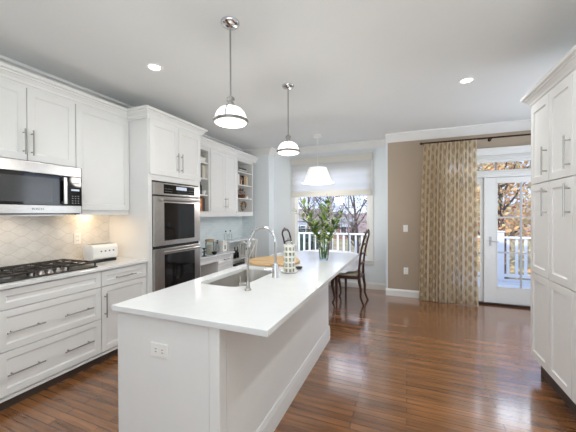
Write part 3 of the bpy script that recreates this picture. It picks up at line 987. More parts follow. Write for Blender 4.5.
mk('drain', lathe(B(), [(0.045, 0), (0.045, 0.003), (0.03, 0.003), (0.028, 0.001), (0, 0.001)], (-1.23, 2.1, 0.7205)), 'drain', sk, smooth=True)

# kitchen faucet (large pull-down gooseneck)
fx, fy = -0.955, 2.08
fa = thing('kitchen_faucet', 'tall chrome pull-down gooseneck faucet behind the island sink', 'faucet', (fx, fy, 0.92))
mk('base', lathe(B(), [(0.029, 0), (0.029, 0.006), (0.026, 0.01), (0.026, 0.085), (0.022, 0.095), (0.018, 0.11), (0, 0.11)], (fx, fy, 0.9202)), 'chrome', fa, smooth=True)
pts = [(fx, fy, 1.03), (fx, fy, 1.20)] + arc_pts((fx - 0.112, fy, 1.20), 0.112, 0, 168, 14)[1:]
mk('spout', tube(B(), pts, 0.0105, 12), 'chrome', fa, smooth=True)
e = pts[-1]
dvec = (Vector(pts[-1]) - Vector(pts[-2])).normalized()
sh = tube(B(), [Vector(e), Vector(e) + dvec * 0.02, Vector(e) + dvec * 0.085], [0.013, 0.0165, 0.0185], 12)
hd = mk('spray_head', sh, 'chrome', fa, smooth=True)
mk('nozzle', tube(B(), [Vector(e) + dvec * 0.0852, Vector(e) + dvec * 0.1], [0.018, 0.015], 12), 'black', hd, smooth=True)
mk('lever', tube(B(), [(fx - 0.026, fy - 0.005, 0.975), (fx - 0.05, fy - 0.03, 0.98), (fx - 0.09, fy - 0.06, 0.985)], [0.011, 0.008, 0.006], 10), 'chrome', fa, smooth=True)

# small filter faucet
gx, gy = -0.965, 1.67
fb = thing('filter_faucet', 'slim brushed nickel filter faucet at the near end of the island sink', 'faucet', (gx, gy, 0.92))
mk('base', lathe(B(), [(0.024, 0), (0.024, 0.004), (0.013, 0.012), (0.013, 0.05), (0.009, 0.056), (0, 0.056)], (gx, gy, 0.9202)), 'nickel', fb, smooth=True)
pts = [(gx, gy, 0.97), (gx, gy, 1.20)] + arc_pts((gx - 0.032, gy, 1.20), 0.032, 0, 160, 10)[1:] + [(gx - 0.068, gy, 1.165)]
mk('spout', tube(B(), pts, 0.0065, 10), 'nickel', fb, smooth=True)
lv = tube(B(), [(gx, gy, 0.955), (gx - 0.06, gy, 0.955)], 0.011, 10)
tube(lv, [(gx - 0.055, gy, 0.955), (gx - 0.058, gy, 1.0)], 0.004, 8)
mk('lever', lv, 'nickel', fb, smooth=True)

# round wooden board, lantern, dark dish
bm = lathe(B(), [(0.25, 0), (0.264, 0.006), (0.266, 0.018), (0.26, 0.026), (0.24, 0.024), (0, 0.022)], (-1.262, 2.72, 0.9203), 40)
mk('serving_board', bm, 'board_wood', loc=(-1.262, 2.72, 0.9203), smooth=True, label='round light wood serving board lying beyond the island sink', cat='board')
lx, ly = -0.925, 2.30
ln = thing('ceramic_lantern', 'white pierced ceramic lantern standing on a round plate on the island', 'lantern', (lx, ly, 0.92))
mk('plate', lathe(B(), [(0.045, 0), (0.07, 0.006), (0.074, 0.014), (0.068, 0.012), (0.05, 0.008), (0, 0.008)], (lx, ly, 0.9203), 28), 'white_plastic', ln, smooth=True)
OFF_l = Vector((lx, ly, 0.92))
mk('body', lathe(B(), [(0.046, 0), (0.048, 0.004), (0.048, 0.215), (0.046, 0.222), (0, 0.222)], (lx, ly, 0.929), 28), 'lattice', ln, smooth=True)
mk('lid', lathe(B(), [(0.04, 0), (0.036, 0.012), (0.022, 0.03), (0.010, 0.036), (0.013, 0.045), (0.016, 0.054), (0.010, 0.064), (0, 0.066)], (lx, ly, 1.1512), 24), 'clear', ln, smooth=True)
mk('lid_rim', lathe(B(), [(0.048, 0), (0.048, 0.008), (0.040, 0.008), (0.040, 0)], (lx, ly, 1.1511), 24, close=False), 'white_plastic', ln, smooth=True)
mk('small_dish', lathe(B(), [(0.018, 0), (0.022, 0.003), (0.034, 0.018), (0.032, 0.018), (0.02, 0.006), (0, 0.005)], (-0.90, 2.475, 0.9203), 20), 'iron', loc=(-0.90, 2.475, 0.9203), smooth=True, label='small dark dish on the island behind the white lantern', cat='dish')

# glass vase with leafy branches
vx, vy = -0.822, 3.04
vs = thing('glass_vase', 'tapered clear glass vase of water near the far end of the island', 'vase', (vx, vy, 0.92))
mk('glass', lathe(B(), [(0.0, 0.0), (0.047, 0.0), (0.05, 0.006), (0.06, 0.14), (0.072, 0.27), (0.069, 0.27), (0.057, 0.14), (0.046, 0.012), (0, 0.012)], (vx, vy, 0.9203), 28), 'clear', vs, smooth=True)
mk('water', lathe(B(), [(0.0, 0.0), (0.044, 0.0), (0.055, 0.125), (0, 0.125)], (vx, vy, 0.934), 28), 'water', vs, smooth=True)


def leaf_into(bm, p, d, length, width, up=Vector((0, 0, 1))):
    d = Vector(d).normalized()
    sd = d.cross(up)
    sd = sd.normalized() if sd.length > 1e-4 else Vector((1, 0, 0))
    n = sd.cross(d).normalized()
    p = Vector(p)
    L = length
    c = [p + d * L * q + n * (0.06 * L * math.sin(q * PI) - 0.16 * L * q * q) for q in (0, 0.3, 0.65, 1.0)]
    ws = (0.0, 0.5, 0.38, 0.0)
    fold = -0.10 * width
    v0 = bm.verts.new(c[0])
    v3 = bm.verts.new(c[3])
    rows = []
    for q in (1, 2):
        rows.append((bm.verts.new(c[q] + sd * width * ws[q] + n * fold), bm.verts.new(c[q]), bm.verts.new(c[q] - sd * width * ws[q] + n * fold)))
    (a1, b1, c1), (a2, b2, c2) = rows
    for f in ((v0, b1, a1), (v0, c1, b1), (a1, b1, b2, a2), (b1, c1, c2, b2), (a2, b2, v3), (b2, c2, v3)):
        bm.faces.new(f)


br = thing('leafy_branches', 'tall green leafy branches standing in the glass vase on the island', 'plant', (vx, vy, 0.935))
tips = [(-1.075, 3.08, 1.53), (-1.10, 3.0, 1.43), (-0.80, 3.04, 1.555), (-0.63, 3.02, 1.42), (-0.66, 3.1, 1.34), (-0.95, 2.98, 1.36), (-0.76, 2.97, 1.50), (-0.87, 3.12, 1.46), (-0.98, 3.06, 1.30), (-0.70, 2.99, 1.30)]
rnd = random.Random(3)
for i, tp in enumerate(tips):
    tp = Vector(tp)
    b0 = Vector((vx + rnd.uniform(-0.02, 0.02), vy + rnd.uniform(-0.02, 0.02), 0.938))
    ctrl = Vector((vx + (tp.x - vx) * 0.22, vy + (tp.y - vy) * 0.2, 0.938 + (tp.z - 0.938) * 0.6))
    pts = [b0 * (1 - q) ** 2 + ctrl * 2 * q * (1 - q) + tp * q * q for q in [k / 10 for k in range(11)]]
    st = mk('stem', tube(B(), pts, [0.0045 - 0.0003 * k for k in range(11)], 6), 'stem', br, smooth=True)
    lb = B()
    nl = 20
    for k in range(nl):
        q = 0.34 + 0.66 * k / (nl - 1)
        p = b0 * (1 - q) ** 2 + ctrl * 2 * q * (1 - q) + tp * q * q
        tan = ((tp - ctrl) * q + (ctrl - b0) * (1 - q)).normalized()
        an = k * 2.4 + i
        side = Vector((math.cos(an), math.sin(an), 0))
        d = tan * 0.6 + side * 0.85 + Vector((0, 0, rnd.uniform(-0.1, 0.25)))
        leaf_into(lb, p, d, rnd.uniform(0.085, 0.135), rnd.uniform(0.028, 0.042))
    leaf_into(lb, tp, tan + Vector((0, 0, 0.3)), 0.09, 0.024)
    mk('leaves', lb, 'leaf', st, smooth=True)

# toaster
tt = thing('toaster', 'long white two-slot toaster on the countertop beside the oven tower', 'toaster', (-3.03, 2.09, 0.92))
bm = B()
prof = rounded_rect(-3.105, -2.945, 0, 0.16, 0.045, 6)
vsA = []
for yy, ins in ((1.985, 0.012), (1.993, 0.0), (2.262, 0.0), (2.27, 0.012)):
    cx_, cz_ = -3.03, 0.08
    vsA.append([bm.verts.new((cx_ + (x - cx_) * (1 - ins / 0.085), yy, 0.945 + cz_ + (z - cz_) * (1 - ins / 0.085))) for x, z in prof])
for A, D in zip(vsA, vsA[1:]):
    for k in range(len(A)):
        bm.faces.new((A[k], A[(k + 1) % len(A)], D[(k + 1) % len(A)], D[k]))
bm.faces.new(vsA[0])
bm.faces.new(vsA[-1][::-1])
mk('body', bm, 'white_plastic', tt, smooth=True)
mk('base', boxes((-3.095, -2.955, 2.0, 2.255, 0.9203, 0.946)), 'black', tt, bevel=0.004)
mk('slot_plate', boxes((-3.08, -2.975, 2.01, 2.25, 1.1045, 1.1075)), 'steel', tt, bevel=0.001)
mk('slot', boxes((-3.06, -3.045, 2.02, 2.235, 1.1076, 1.1085), (-3.015, -3.0, 2.02, 2.235, 1.1076, 1.1085)), 'black', tt)
for k in range(4):
    bm = tube(B(), [(-2.945, 2.075 + k * 0.045, 1.035), (-2.939, 2.075 + k * 0.045, 1.035)], 0.008, 12)
    mk('button', bm, 'grey_print', tt, smooth=True)
mk('lever', boxes((-3.045, -3.015, 2.2702, 2.296, 1.085, 1.095)), 'black', tt, bevel=0.003)


# wall plates
def plate_X(name, label, x, y, z, s, parts, cat, w=0.07, h=0.115, yaxis=False):
    pass


def outlet(label, c, u, n, horizontal=False, switch=False):
    """c centre on the wall, u unit vector along the wall, n outward normal"""
    c, u, n = Vector(c), Vector(u), Vector(n)
    z = Vector((0, 0, 1))
    if horizontal:
        u, z = z, u
    t = thing('light_switch' if switch else 'wall_outlet', label, 'switch' if switch else 'outlet', c)

    def bx(u0, u1, z0, z1, d0, d1):
        bm = B()
        vs = [bm.verts.new(c + u * uu + z * zz + n * dd) for uu in (u0, u1) for zz in (z0, z1) for dd in (d0, d1)]
        for f in ((0, 1, 3, 2), (4, 6, 7, 5), (0, 4, 5, 1), (2, 3, 7, 6), (0, 2, 6, 4), (1, 5, 7, 3)):
            bm.faces.new([vs[i] for i in f])
        return bm
    mk('plate', bx(-0.036, 0.036, -0.058, 0.058, 0, 0.006), 'white_plastic', t, bevel=0.002)
    if switch:
        mk('rocker', bx(-0.017, 0.017, -0.034, 0.034, 0.006, 0.010), 'white_plastic', t, bevel=0.001)
    else:
        for s in (-1, 1):
            so = mk('socket', bx(-0.017, 0.017, s * 0.022 - 0.016, s * 0.022 + 0.016, 0.006, 0.0085), 'white_plastic', t, bevel=0.001)
            bm = bx(-0.009, -0.006, s * 0.022 - 0.004, s * 0.022 + 0.008, 0.0085, 0.0088)
            b2 = bx(0.006, 0.009, s * 0.022 - 0.004, s * 0.022 + 0.008, 0.0085, 0.0088)
            me = bpy.data.meshes.new('tmp')
            b2.to_mesh(me)
            bm.from_mesh(me)
            bpy.data.meshes.remove(me)
            mk('slots', bm, 'dark_panel', so)
    return t


outlet('white outlet plate on the near end of the island', (-1.185, 1.143, 0.715), (1, 0, 0), (0, -1, 0), horizontal=True)
outlet('pale outlet plate on the marble backsplash behind the toaster', (XL + 0.008, 2.035, 1.165), (0, 1, 0), (1, 0, 0))
outlet('white light switch on the taupe wall left of the curtain', (-0.015, 5.32, 1.16), (1, 0, 0), (0, -1, 0), switch=True)
outlet('white outlet low on the taupe wall left of the curtain', (-0.01, 5.32, 0.44), (1, 0, 0), (0, -1, 0))


# ---------------------------------------------------------------- ceiling lights
def can(label, x, y, energy=20):
    t = thing('recessed_light', label, 'light', (x, y, CEIL), group='round recessed ceiling lights')
    mk('trim_ring', lathe(B(), [(0.075, 0), (0.074, -0.006), (0.056, -0.008), (0.050, -0.002), (0.050, 0)], (x, y, CEIL), 32, close=False), 'white_plastic', t, smooth=True)
    mk('lamp', lathe(B(), [(0.049, -0.001), (0.045, -0.004), (0, -0.005)], (x, y, CEIL), 28), 'canlight', t, smooth=True)
    spot(x, y, energy)


def spot(x, y, energy):
    light('ceiling_spot', 'SPOT', (x, y, CEIL - 0.02), energy, (0.98, 0.985, 0.98), (0, 0, -1), spot_size=math.radians(150), spot_blend=0.9, shadow_soft_size=0.05)


CAN = 15
can('round recessed ceiling light nearest the left wall cabinets', -2.122, 2.012, 13)
can('round recessed ceiling light nearest the pantry cabinets', 0.565, 3.42, 24)
for x, y, e in ((0.575, 1.9, 26), (0.575, 0.3, 26), (-1.7, 0.6, 24), (-0.8, -1.7, 5)):
    spot(x, y, e)


def pendant(label, x, y):
    t = thing('pendant_light', label, 'light', (x, y, CEIL), group='opal glass dome pendants above the island')
    mk('ceiling_canopy', lathe(B(), [(0, 0), (0.066, 0), (0.066, -0.008), (0.055, -0.022), (0.03, -0.03), (0.012, -0.036), (0, -0.036)], (x, y, CEIL), 28), 'chrome', t, smooth=True)
    mk('rod', tube(B(), [(x, y, CEIL - 0.036), (x, y, 2.245)], 0.006, 10), 'nickel', t, smooth=True)
    mk('socket_cap', lathe(B(), [(0, 0.245), (0.013, 0.245), (0.015, 0.235), (0.028, 0.232), (0.028, 0.21), (0.022, 0.205), (0.022, 0.188), (0.034, 0.183), (0.034, 0.172), (0, 0.172)], (x, y, 2.0), 24), 'nickel', t, smooth=True)
    R = 0.116
    gl = mk('dome_glass', lathe(B(), [(0.03, 0.172), (0.05, 0.168), (0.076, 0.154), (0.097, 0.13), (0.109, 0.10), (R - 0.004, 0.075)], (x, y, 2.0), 36, close=False), 'lampglass', t, smooth=True)
    mk('lower_bowl', lathe(B(), [(R - 0.004, 0.060), (0.100, 0.050), (0.075, 0.044), (0.05, 0.041), (0, 0.040)], (x, y, 2.0), 36, close=False), 'lampglass', t, smooth=True)
    mk('band', lathe(B(), [(R - 0.006, 0.080), (R + 0.004, 0.080), (R + 0.008, 0.07), (R + 0.004, 0.058), (R - 0.006, 0.058)], (x, y, 2.0), 36, close=False), 'band_nickel', t, smooth=True)
    for an in (-75, 45, 165):
        ca, sa = math.cos(math.radians(an)), math.sin(math.radians(an))
        mk('strap', tube(B(), [(x + ca * q, y + sa * q, 2.0 + zz) for q, zz in ((0.032, 0.176), (0.052, 0.172), (0.079, 0.158), (0.100, 0.132), (0.113, 0.10), (R + 0.002, 0.07))], 0.0035, 6), 'band_nickel', t, smooth=True)
    light('pendant_glow', 'POINT', (x, y, 1.93), 8, (1.0, 0.95, 0.88), shadow_soft_size=0.1)


pendant('opal glass dome pendant on a nickel rod hanging nearest the camera', -1.142, 1.75)
pendant('opal glass dome pendant on a nickel rod hanging further along the island', -1.148, 2.84)
px, py = -1.415, 4.85
t = thing('drum_pendant', 'white tapered drum shade pendant hanging over the breakfast table', 'light', (px, py, CEIL))
mk('ceiling_canopy', lathe(B(), [(0, 0), (0.085, 0), (0.085, -0.02), (0.075, -0.028), (0, -0.028)], (px, py, CEIL), 28), 'white_plastic', t, smooth=True)
mk('rod', tube(B(), [(px, py, CEIL - 0.028), (px, py, 2.19)], 0.005, 8), 'white_plastic', t, smooth=True)
mk('shade', lathe(B(), [(0.15, 2.205), (0.245, 1.955), (0.243, 1.955), (0.148, 2.205)], (px, py, 0), 40, close=False), 'lampshade', t, smooth=True)
mk('diffuser', lathe(B(), [(0.0, 1.935), (0.26, 1.935), (0.285, 1.945), (0.285, 1.95), (0.255, 1.945), (0, 1.943)], (px, py, 0), 40), 'lampshade', t, smooth=True)
sp = B()
for an in (0, 120, 240):
    tube(sp, [(px, py, 2.19), (px + 0.149 * math.cos(math.radians(an)), py + 0.149 * math.sin(math.radians(an)), 2.2)], 0.003, 6)
    tube(sp, [(px + 0.24 * math.cos(math.radians(an)), py + 0.24 * math.sin(math.radians(an)), 1.965), (px + 0.25 * math.cos(math.radians(an)), py + 0.25 * math.sin(math.radians(an)), 1.946)], 0.003, 6)
mk('spider', sp, 'nickel', t, smooth=True)
light('drum_glow', 'POINT', (px, py, 1.72), 14, (1.0, 0.95, 0.88), shadow_soft_size=0.12)

# ---------------------------------------------------------------- roman shade, curtain, rod
rs = thing('roman_shade', 'sheer white roman shade with solid cream bands half lowered over the window', 'blind', (-1.4, 5.6, 1.75))
mk('valance', boxes((-2.20, -0.585, 5.575, 5.626, 2.41, 2.55)), 'shade_fabric', rs, bevel=0.004)
bm = B()
nseg = 60
for i in range(nseg + 1):
    z = 2.41 - (2.41 - 1.86) * i / nseg
    yv = 5.598 + 0.006 * math.sin(i / nseg * PI * 6)
    for x in (-2.185, -0.605):
        bm.verts.new((x, yv, z))
bm.verts.ensure_lookup_table()
for i in range(nseg):
    bm.faces.new((bm.verts[2 * i], bm.verts[2 * i + 1], bm.verts[2 * i + 3], bm.verts[2 * i + 2]))
mk('sheer_panel', bm, 'sheer', rs, smooth=True)
mk('hem_band', boxes((-2.19, -0.595, 5.585, 5.612, 1.755, 1.865), (-2.19, -0.595, 5.578, 5.585, 1.80, 1.862)), 'shade_fabric', rs, bevel=0.004)

RODY = 5.205
rd = thing('curtain_rod', 'dark bronze curtain rod above the french door', 'curtain rod', (1.2, RODY, 2.545))
mk('rod', tube(B(), [(0.24, RODY, 2.545), (2.16, RODY, 2.545)], 0.013, 12), 'bronze', rd, smooth=True)
for x0, x1 in ((0.24, 0.20), (2.16, 2.20)):
    mk('finial', tube(B(), [(x0, RODY, 2.545), (x0 + (x1 - x0) * 0.3, RODY, 2.545), (x0 + (x1 - x0) * 0.7, RODY, 2.545), (x1, RODY, 2.545)], [0.014, 0.02, 0.018, 0.004], 12), 'bronze', rd, smooth=True)
for xb in (0.285, 1.18, 2.1):
    bb = tube(B(), [(xb, 5.318, 2.535), (xb, RODY + 0.02, 2.535), (xb, RODY, 2.527)], 0.008, 8)
    tube(bb, [(xb, 5.319, 2.535), (xb, 5.312, 2.535)], 0.024, 12)
    mk('bracket', bb, 'bronze', rd, smooth=True)

cu = thing('curtain', 'long gold patterned sheer curtain gathered at the side of the french door', 'curtain', (0.6, RODY - 0.02, 0.02))
bm = B()
uvl = bm.loops.layers.uv.new('UVMap')
NX, NZ, NP = 340, 40, 19
for j in range(NZ + 1):
    q = j / NZ
    z = 2.525 - (2.525 - 0.012) * q
    x0 = 0.262 - 0.075 * q ** 0.6
    x1 = 0.985 + 0.02 * q
    for i in range(NX + 1):
        u = i / NX
        ph = u * NP * 2 * PI + 0.5 * math.sin(u * 9 + 1.0)
        amp = (0.016 + 0.016 * min(1, q * 2.5)) * (0.8 + 0.3 * math.sin(u * 17 + 2))
        xx = x0 + (x1 - x0) * u + 0.010 * math.sin(ph * 2 + q) * min(1, q * 3)
        yy = RODY - 0.042 + amp * math.sin(ph + 0.35 * math.sin(q * 4 + u * 5)) + 0.008 * q * math.sin(ph * 0.5 + 3 * q)
        bm.verts.new((xx, yy, z))
bm.verts.ensure_lookup_table()
for j in range(NZ):
    for i in range(NX):
        k = j * (NX + 1) + i
        f = bm.faces.new((bm.verts[k], bm.verts[k + 1], bm.verts[k + NX + 2], bm.verts[k + NX + 1]))
        for lp, (ii, jj) in zip(f.loops, ((i, j), (i + 1, j), (i + 1, j + 1), (i, j + 1))):
            lp[uvl].uv = (ii / NX * 1.7, jj / NZ * 2.5)
mk('cloth', bm, 'curtain', cu, smooth=True)
for k in range(NP):
    xx = 0.275 + (0.97 - 0.275) * (k + 0.5) / NP
    mk('ring', tube(B(), arc_pts((xx, RODY, 2.545), 0.019, 0, 360, 14, (0, 1, 0), (0, 0, 1)), 0.002, 5, caps=False), 'bronze', cu, smooth=True)

# ---------------------------------------------------------------- breakfast table and chairs
tx, ty = -1.29, 4.80
tb = thing('breakfast_table', 'dark wood breakfast table under a white cloth beyond the island', 'table', (tx, ty, 0))
mk('tabletop', lathe(B(), [(0, 0.715), (0.52, 0.715), (0.53, 0.725), (0.53, 0.74), (0, 0.74)], (tx, ty, 0), 48), 'dark_wood', tb, smooth=True)
for k in range(4):
    lxx, lyy = tx + (0.29, -0.29, -0.29, 0.29)[k], ty + (0.37, 0.37, -0.37, -0.37)[k]
    mk('leg', tube(B(), [(lxx, lyy, 0), (lxx, lyy, 0.05), (lxx, lyy, 0.55), (lxx, lyy, 0.715)], [0.014, 0.018, 0.026, 0.03], 12), 'dark_wood', tb, smooth=True)
bm = B()
rings = []
N = 96
for q, (rad, zz) in enumerate(((0.0, 0.7435), (0.3, 0.7435), (0.52, 0.7435), (0.537, 0.738), (0.545, 0.70), (0.56, 0.60), (0.57, 0.52))):
    if rad == 0:
        rings.append([bm.verts.new((tx, ty, zz))])
        continue
    ring = []
    for k in range(N):
        an = 2 * PI * k / N
        wv = max(0, (q - 3)) * 0.009
        rr = rad + wv * math.sin(an * 14) + wv * 0.5 * math.sin(an * 5 + 1)
        ring.append(bm.verts.new((tx + rr * math.cos(an), ty + rr * math.sin(an), zz)))
    rings.append(ring)
for k in range(N):
    bm.faces.new((rings[0][0], rings[1][k], rings[1][(k + 1) % N]))
for A, D in zip(rings[1:], rings[2:]):
    for k in range(N):
        bm.faces.new((A[k], D[k], D[(k + 1) % N], A[(k + 1) % N]))
mk('tablecloth', bm, 'cloth', loc=(tx, ty, 0.7435), smooth=True, label='white cloth hanging over the edge of the breakfast table', cat='tablecloth')


def make_chair(label, loc, rotz):
    """dark carved ladder-back chair, built facing +X about its base centre"""
    t = thing('dining_chair', label, 'chair', (0, 0, 0), group='dark wood ladder-back chairs at the breakfast table')
    fr = prism(B(), [(0.22, -0.23), (0.22, 0.23), (-0.20, 0.19), (-0.20, -0.19)], 0.40, 0.445)
    mk('seat_frame', fr, 'dark_wood', t, bevel=0.006)
    cs_ = prism(B(), [(0.205, -0.215), (0.205, 0.215), (-0.165, 0.172), (-0.165, -0.172)], 0.4455, 0.478)
    mk('seat_cushion', cs_, 'seat_fabric', t, bevel=0.012)
    for s in (-1, 1):
        y = s * 0.2
        mk('leg', tube(B(), [(0.20, y, 0.42), (0.222, y, 0.36), (0.225, y, 0.28), (0.20, y, 0.15), (0.192, y, 0.07), (0.205, y, 0.025), (0.222, y, 0.0)], [0.03, 0.03, 0.025, 0.017, 0.013, 0.016, 0.02], 10), 'dark_wood', t, smooth=True)
    for s in (-1, 1):
        y = s * 0.172
        mk('leg', tube(B(), [(-0.19, y, 0.42), (-0.195, y, 0.36), (-0.215, y, 0.25), (-0.215, y, 0.12), (-0.25, y, 0.03), (-0.265, y, 0.0)], [0.024, 0.024, 0.02, 0.016, 0.016, 0.018], 10), 'dark_wood', t, smooth=True)
    posts = B()
    prof = [(-0.188, 0.42), (-0.192, 0.55), (-0.205, 0.70), (-0.228, 0.85), (-0.262, 1.0), (-0.285, 1.08)]
    for s in (-1, 1):
        mk('back_post', tube(B(), [(x, s * (0.172 + 0.012 * k / 5), z) for k, (x, z) in enumerate(prof)], [0.021, 0.019, 0.017, 0.016, 0.015, 0.013], 10), 'dark_wood', t, smooth=True)
    def rail(zc, xc, rise, rad, name):
        b = tube(B(), [(xc - 0.015 * math.sin(PI * k / 12), -0.18 + 0.36 * k / 12, zc + rise * (math.sin(PI * k / 12) + 0.18 * math.sin(3 * PI * k / 12))) for k in range(13)], [rad * (0.8 + 0.5 * math.sin(PI * k / 12)) for k in range(13)], 8)
        if name == 'crest_rail':
            tube(b, arc_pts((xc - 0.02, 0, zc + rise * 0.9), 0.03, 0, 180, 8, (0, 1, 0), (0, 0, 1)), 0.011, 8)
        mk(name, b, 'dark_wood', t, smooth=True)
    posts.free()
    rail(1.075, -0.284, 0.065, 0.016, 'crest_rail')
    rail(0.90, -0.24, 0.045, 0.011, 'back_rail')
    rail(0.76, -0.214, 0.04, 0.011, 'back_rail')
    rail(0.61, -0.197, 0.03, 0.011, 'back_rail')
    t.location = loc
    t.rotation_euler = (0, 0, rotz)
    return t


make_chair('dark wood ladder-back chair on the window side of the breakfast table nearest the taupe wall', (-0.86, 4.74, 0), PI - 0.05)
make_chair('dark wood ladder-back chair on the desk side of the breakfast table seen behind the lantern', (-1.72, 4.83, 0), 0.05)

# white cross-back chair at the desk side
wc = thing('cross_back_chair', 'white wooden cross-back chair pulled up to the console table', 'chair', (-2.78, 4.68, 0))
cx0, cy0 = -2.66, 4.68
mk('seat', boxes((-2.96, -2.635, cy0 - 0.19, cy0 + 0.19, 0.44, 0.465)), 'white_wood', wc, bevel=0.008)
mk('seat_pad', boxes((-2.95, -2.66, cy0 - 0.175, cy0 + 0.175, 0.4655, 0.495)), 'book_black', wc, bevel=0.01)
for px_, py_ in ((-2.94, cy0 - 0.17), (-2.94, cy0 + 0.17), (-2.655, cy0 - 0.17), (-2.655, cy0 + 0.17)):
    mk('leg', tube(B(), [(px_, py_, 0), (px_, py_, 0.44)], [0.014, 0.018], 8), 'white_wood', wc, smooth=True)
for s in (-1, 1):
    mk('back_post', tube(B(), [(cx0, cy0 + s * 0.17, 0.465), (cx0 + 0.02, cy0 + s * 0.175, 0.7), (cx0 + 0.05, cy0 + s * 0.18, 0.93)], 0.015, 8), 'white_wood', wc, smooth=True)
    mk('cross_slat', tube(B(), [(cx0 + 0.003 + 0.004 * s, cy0 - s * 0.165, 0.50), (cx0 + 0.022 + 0.004 * s, cy0, 0.71), (cx0 + 0.045, cy0 + s * 0.165, 0.90)], 0.011, 8), 'white_wood', wc, smooth=True)
mk('top_rail', tube(B(), [(cx0 + 0.05, cy0 - 0.18, 0.93), (cx0 + 0.062, cy0, 0.945), (cx0 + 0.05, cy0 + 0.18, 0.93)], 0.014, 8), 'white_wood', wc, smooth=True)

# ---------------------------------------------------------------- things on the desk and console
jx, jy = -3.02, 3.98
jr = thing('glass_canister', 'glass canister with a wooden lid on the desk beside the oven tower', 'canister', (jx, jy, 0.76))
mk('glass', lathe(B(), [(0, 0), (0.07, 0), (0.074, 0.01), (0.074, 0.19), (0.065, 0.21), (0.062, 0.21), (0.07, 0.188), (0.07, 0.012), (0, 0.01)], (jx, jy, 0.7603), 24), 'clear', jr, smooth=True)
mk('contents', lathe(B(), [(0, 0), (0.066, 0), (0.067, 0.12), (0.03, 0.14), (0, 0.145)], (jx, jy, 0.7725), 20), 'book_cream', jr, smooth=True)
mk('lid', lathe(B(), [(0, 0.21), (0.074, 0.21), (0.077, 0.215), (0.077, 0.235), (0.07, 0.24), (0, 0.242)], (jx, jy, 0.7603), 24), 'board_wood', jr, smooth=True)
# black candle stand
bm = lathe(B(), [(0.04, 0), (0.04, 0.006), (0.012, 0.014), (0.009, 0.10), (0.016, 0.112), (0.03, 0.12), (0.03, 0.126), (0, 0.126)], (-2.93, 3.72, 0.7603), 20)
tube(bm, [(-2.93, 3.68, 0.83), (-2.93, 3.76, 0.83)], 0.008, 8)
mk('candle_stand', bm, 'iron', loc=(-2.93, 3.72, 0.7603), smooth=True, label='small black iron candle stand on the desk next to the oven tower', cat='candle stand')
mk('black_bowl', lathe(B(), [(0.02, 0), (0.024, 0.004), (0.045, 0.03), (0.048, 0.045), (0.044, 0.045), (0.03, 0.014), (0, 0.01)], (-2.89, 3.93, 0.7603), 20), 'iron', loc=(-2.89, 3.93, 0.7603), smooth=True, label='small black bowl in front of the glass canister on the desk', cat='bowl')
sx, sy = -3.02, 4.185
sd = thing('pump_bottle', 'clear pump bottle with a black top on the desk', 'bottle', (sx, sy, 0.76))
mk('bottle', lathe(B(), [(0, 0), (0.03, 0), (0.032, 0.005), (0.032, 0.11), (0.014, 0.135), (0.012, 0.15), (0, 0.15)], (sx, sy, 0.7603), 18), 'clear', sd, smooth=True)
bm = lathe(B(), [(0, 0.15), (0.015, 0.15), (0.015, 0.168), (0.005, 0.172), (0.005, 0.195), (0.012, 0.197), (0.012, 0.207), (0, 0.208)], (sx, sy, 0.7603), 14)
tube(bm, [(sx, sy, 0.962), (sx + 0.035, sy - 0.01, 0.956)], 0.005, 8)
mk('pump', bm, 'black', sd, smooth=True)
wb = thing('white_canister_box', 'square white box with grey print on the desk near the console', 'box', (-3.0, 4.31, 0.76))
mk('body', boxes((-3.05, -2.945, 4.255, 4.365, 0.7603, 0.93)), 'paper_white', wb, bevel=0.004)
mk('lid', boxes((-3.055, -2.94, 4.25, 4.37, 0.9303, 0.955)), 'paper_white', wb, bevel=0.004)
mk('printed_mark', boxes((-2.945, -2.9442, 4.29, 4.33, 0.80, 0.87)), 'grey_print', wb)
for k, (yy, lab) in enumerate(((4.53, 'slim clear bottle with a black cap on the console nearest the white box'), (4.68, 'slim clear bottle with a black cap further along the console'))):
    t = thing('glass_bottle', lab, 'bottle', (-3.08, yy, 0.92), group='slim capped bottles on the console')
    mk('glass', lathe(B(), [(0, 0), (0.03, 0), (0.032, 0.005), (0.032, 0.12), (0.012, 0.15), (0.011, 0.17), (0, 0.17)], (-3.08, yy, 0.9203), 16), 'clear', t, smooth=True)
    mk('cap', lathe(B(), [(0, 0.17), (0.014, 0.17), (0.014, 0.19), (0, 0.19)], (-3.08, yy, 0.9203), 14), 'black', t, smooth=True)
for yy, lab in ((4.80, 'dark bottle on the lower console shelf nearest the desk'), (4.90, 'dark bottle on the lower console shelf nearest the blue wall')):
    mk('dark_bottle', lathe(B(), [(0, 0), (0.026, 0), (0.028, 0.006), (0.028, 0.14), (0.011, 0.18), (0.011, 0.22), (0, 0.22)], (-3.06, yy, 0.5603), 16), 'black_glass', loc=(-3.06, yy, 0.5603), smooth=True, label=lab, cat='bottle', group='dark bottles under the console')


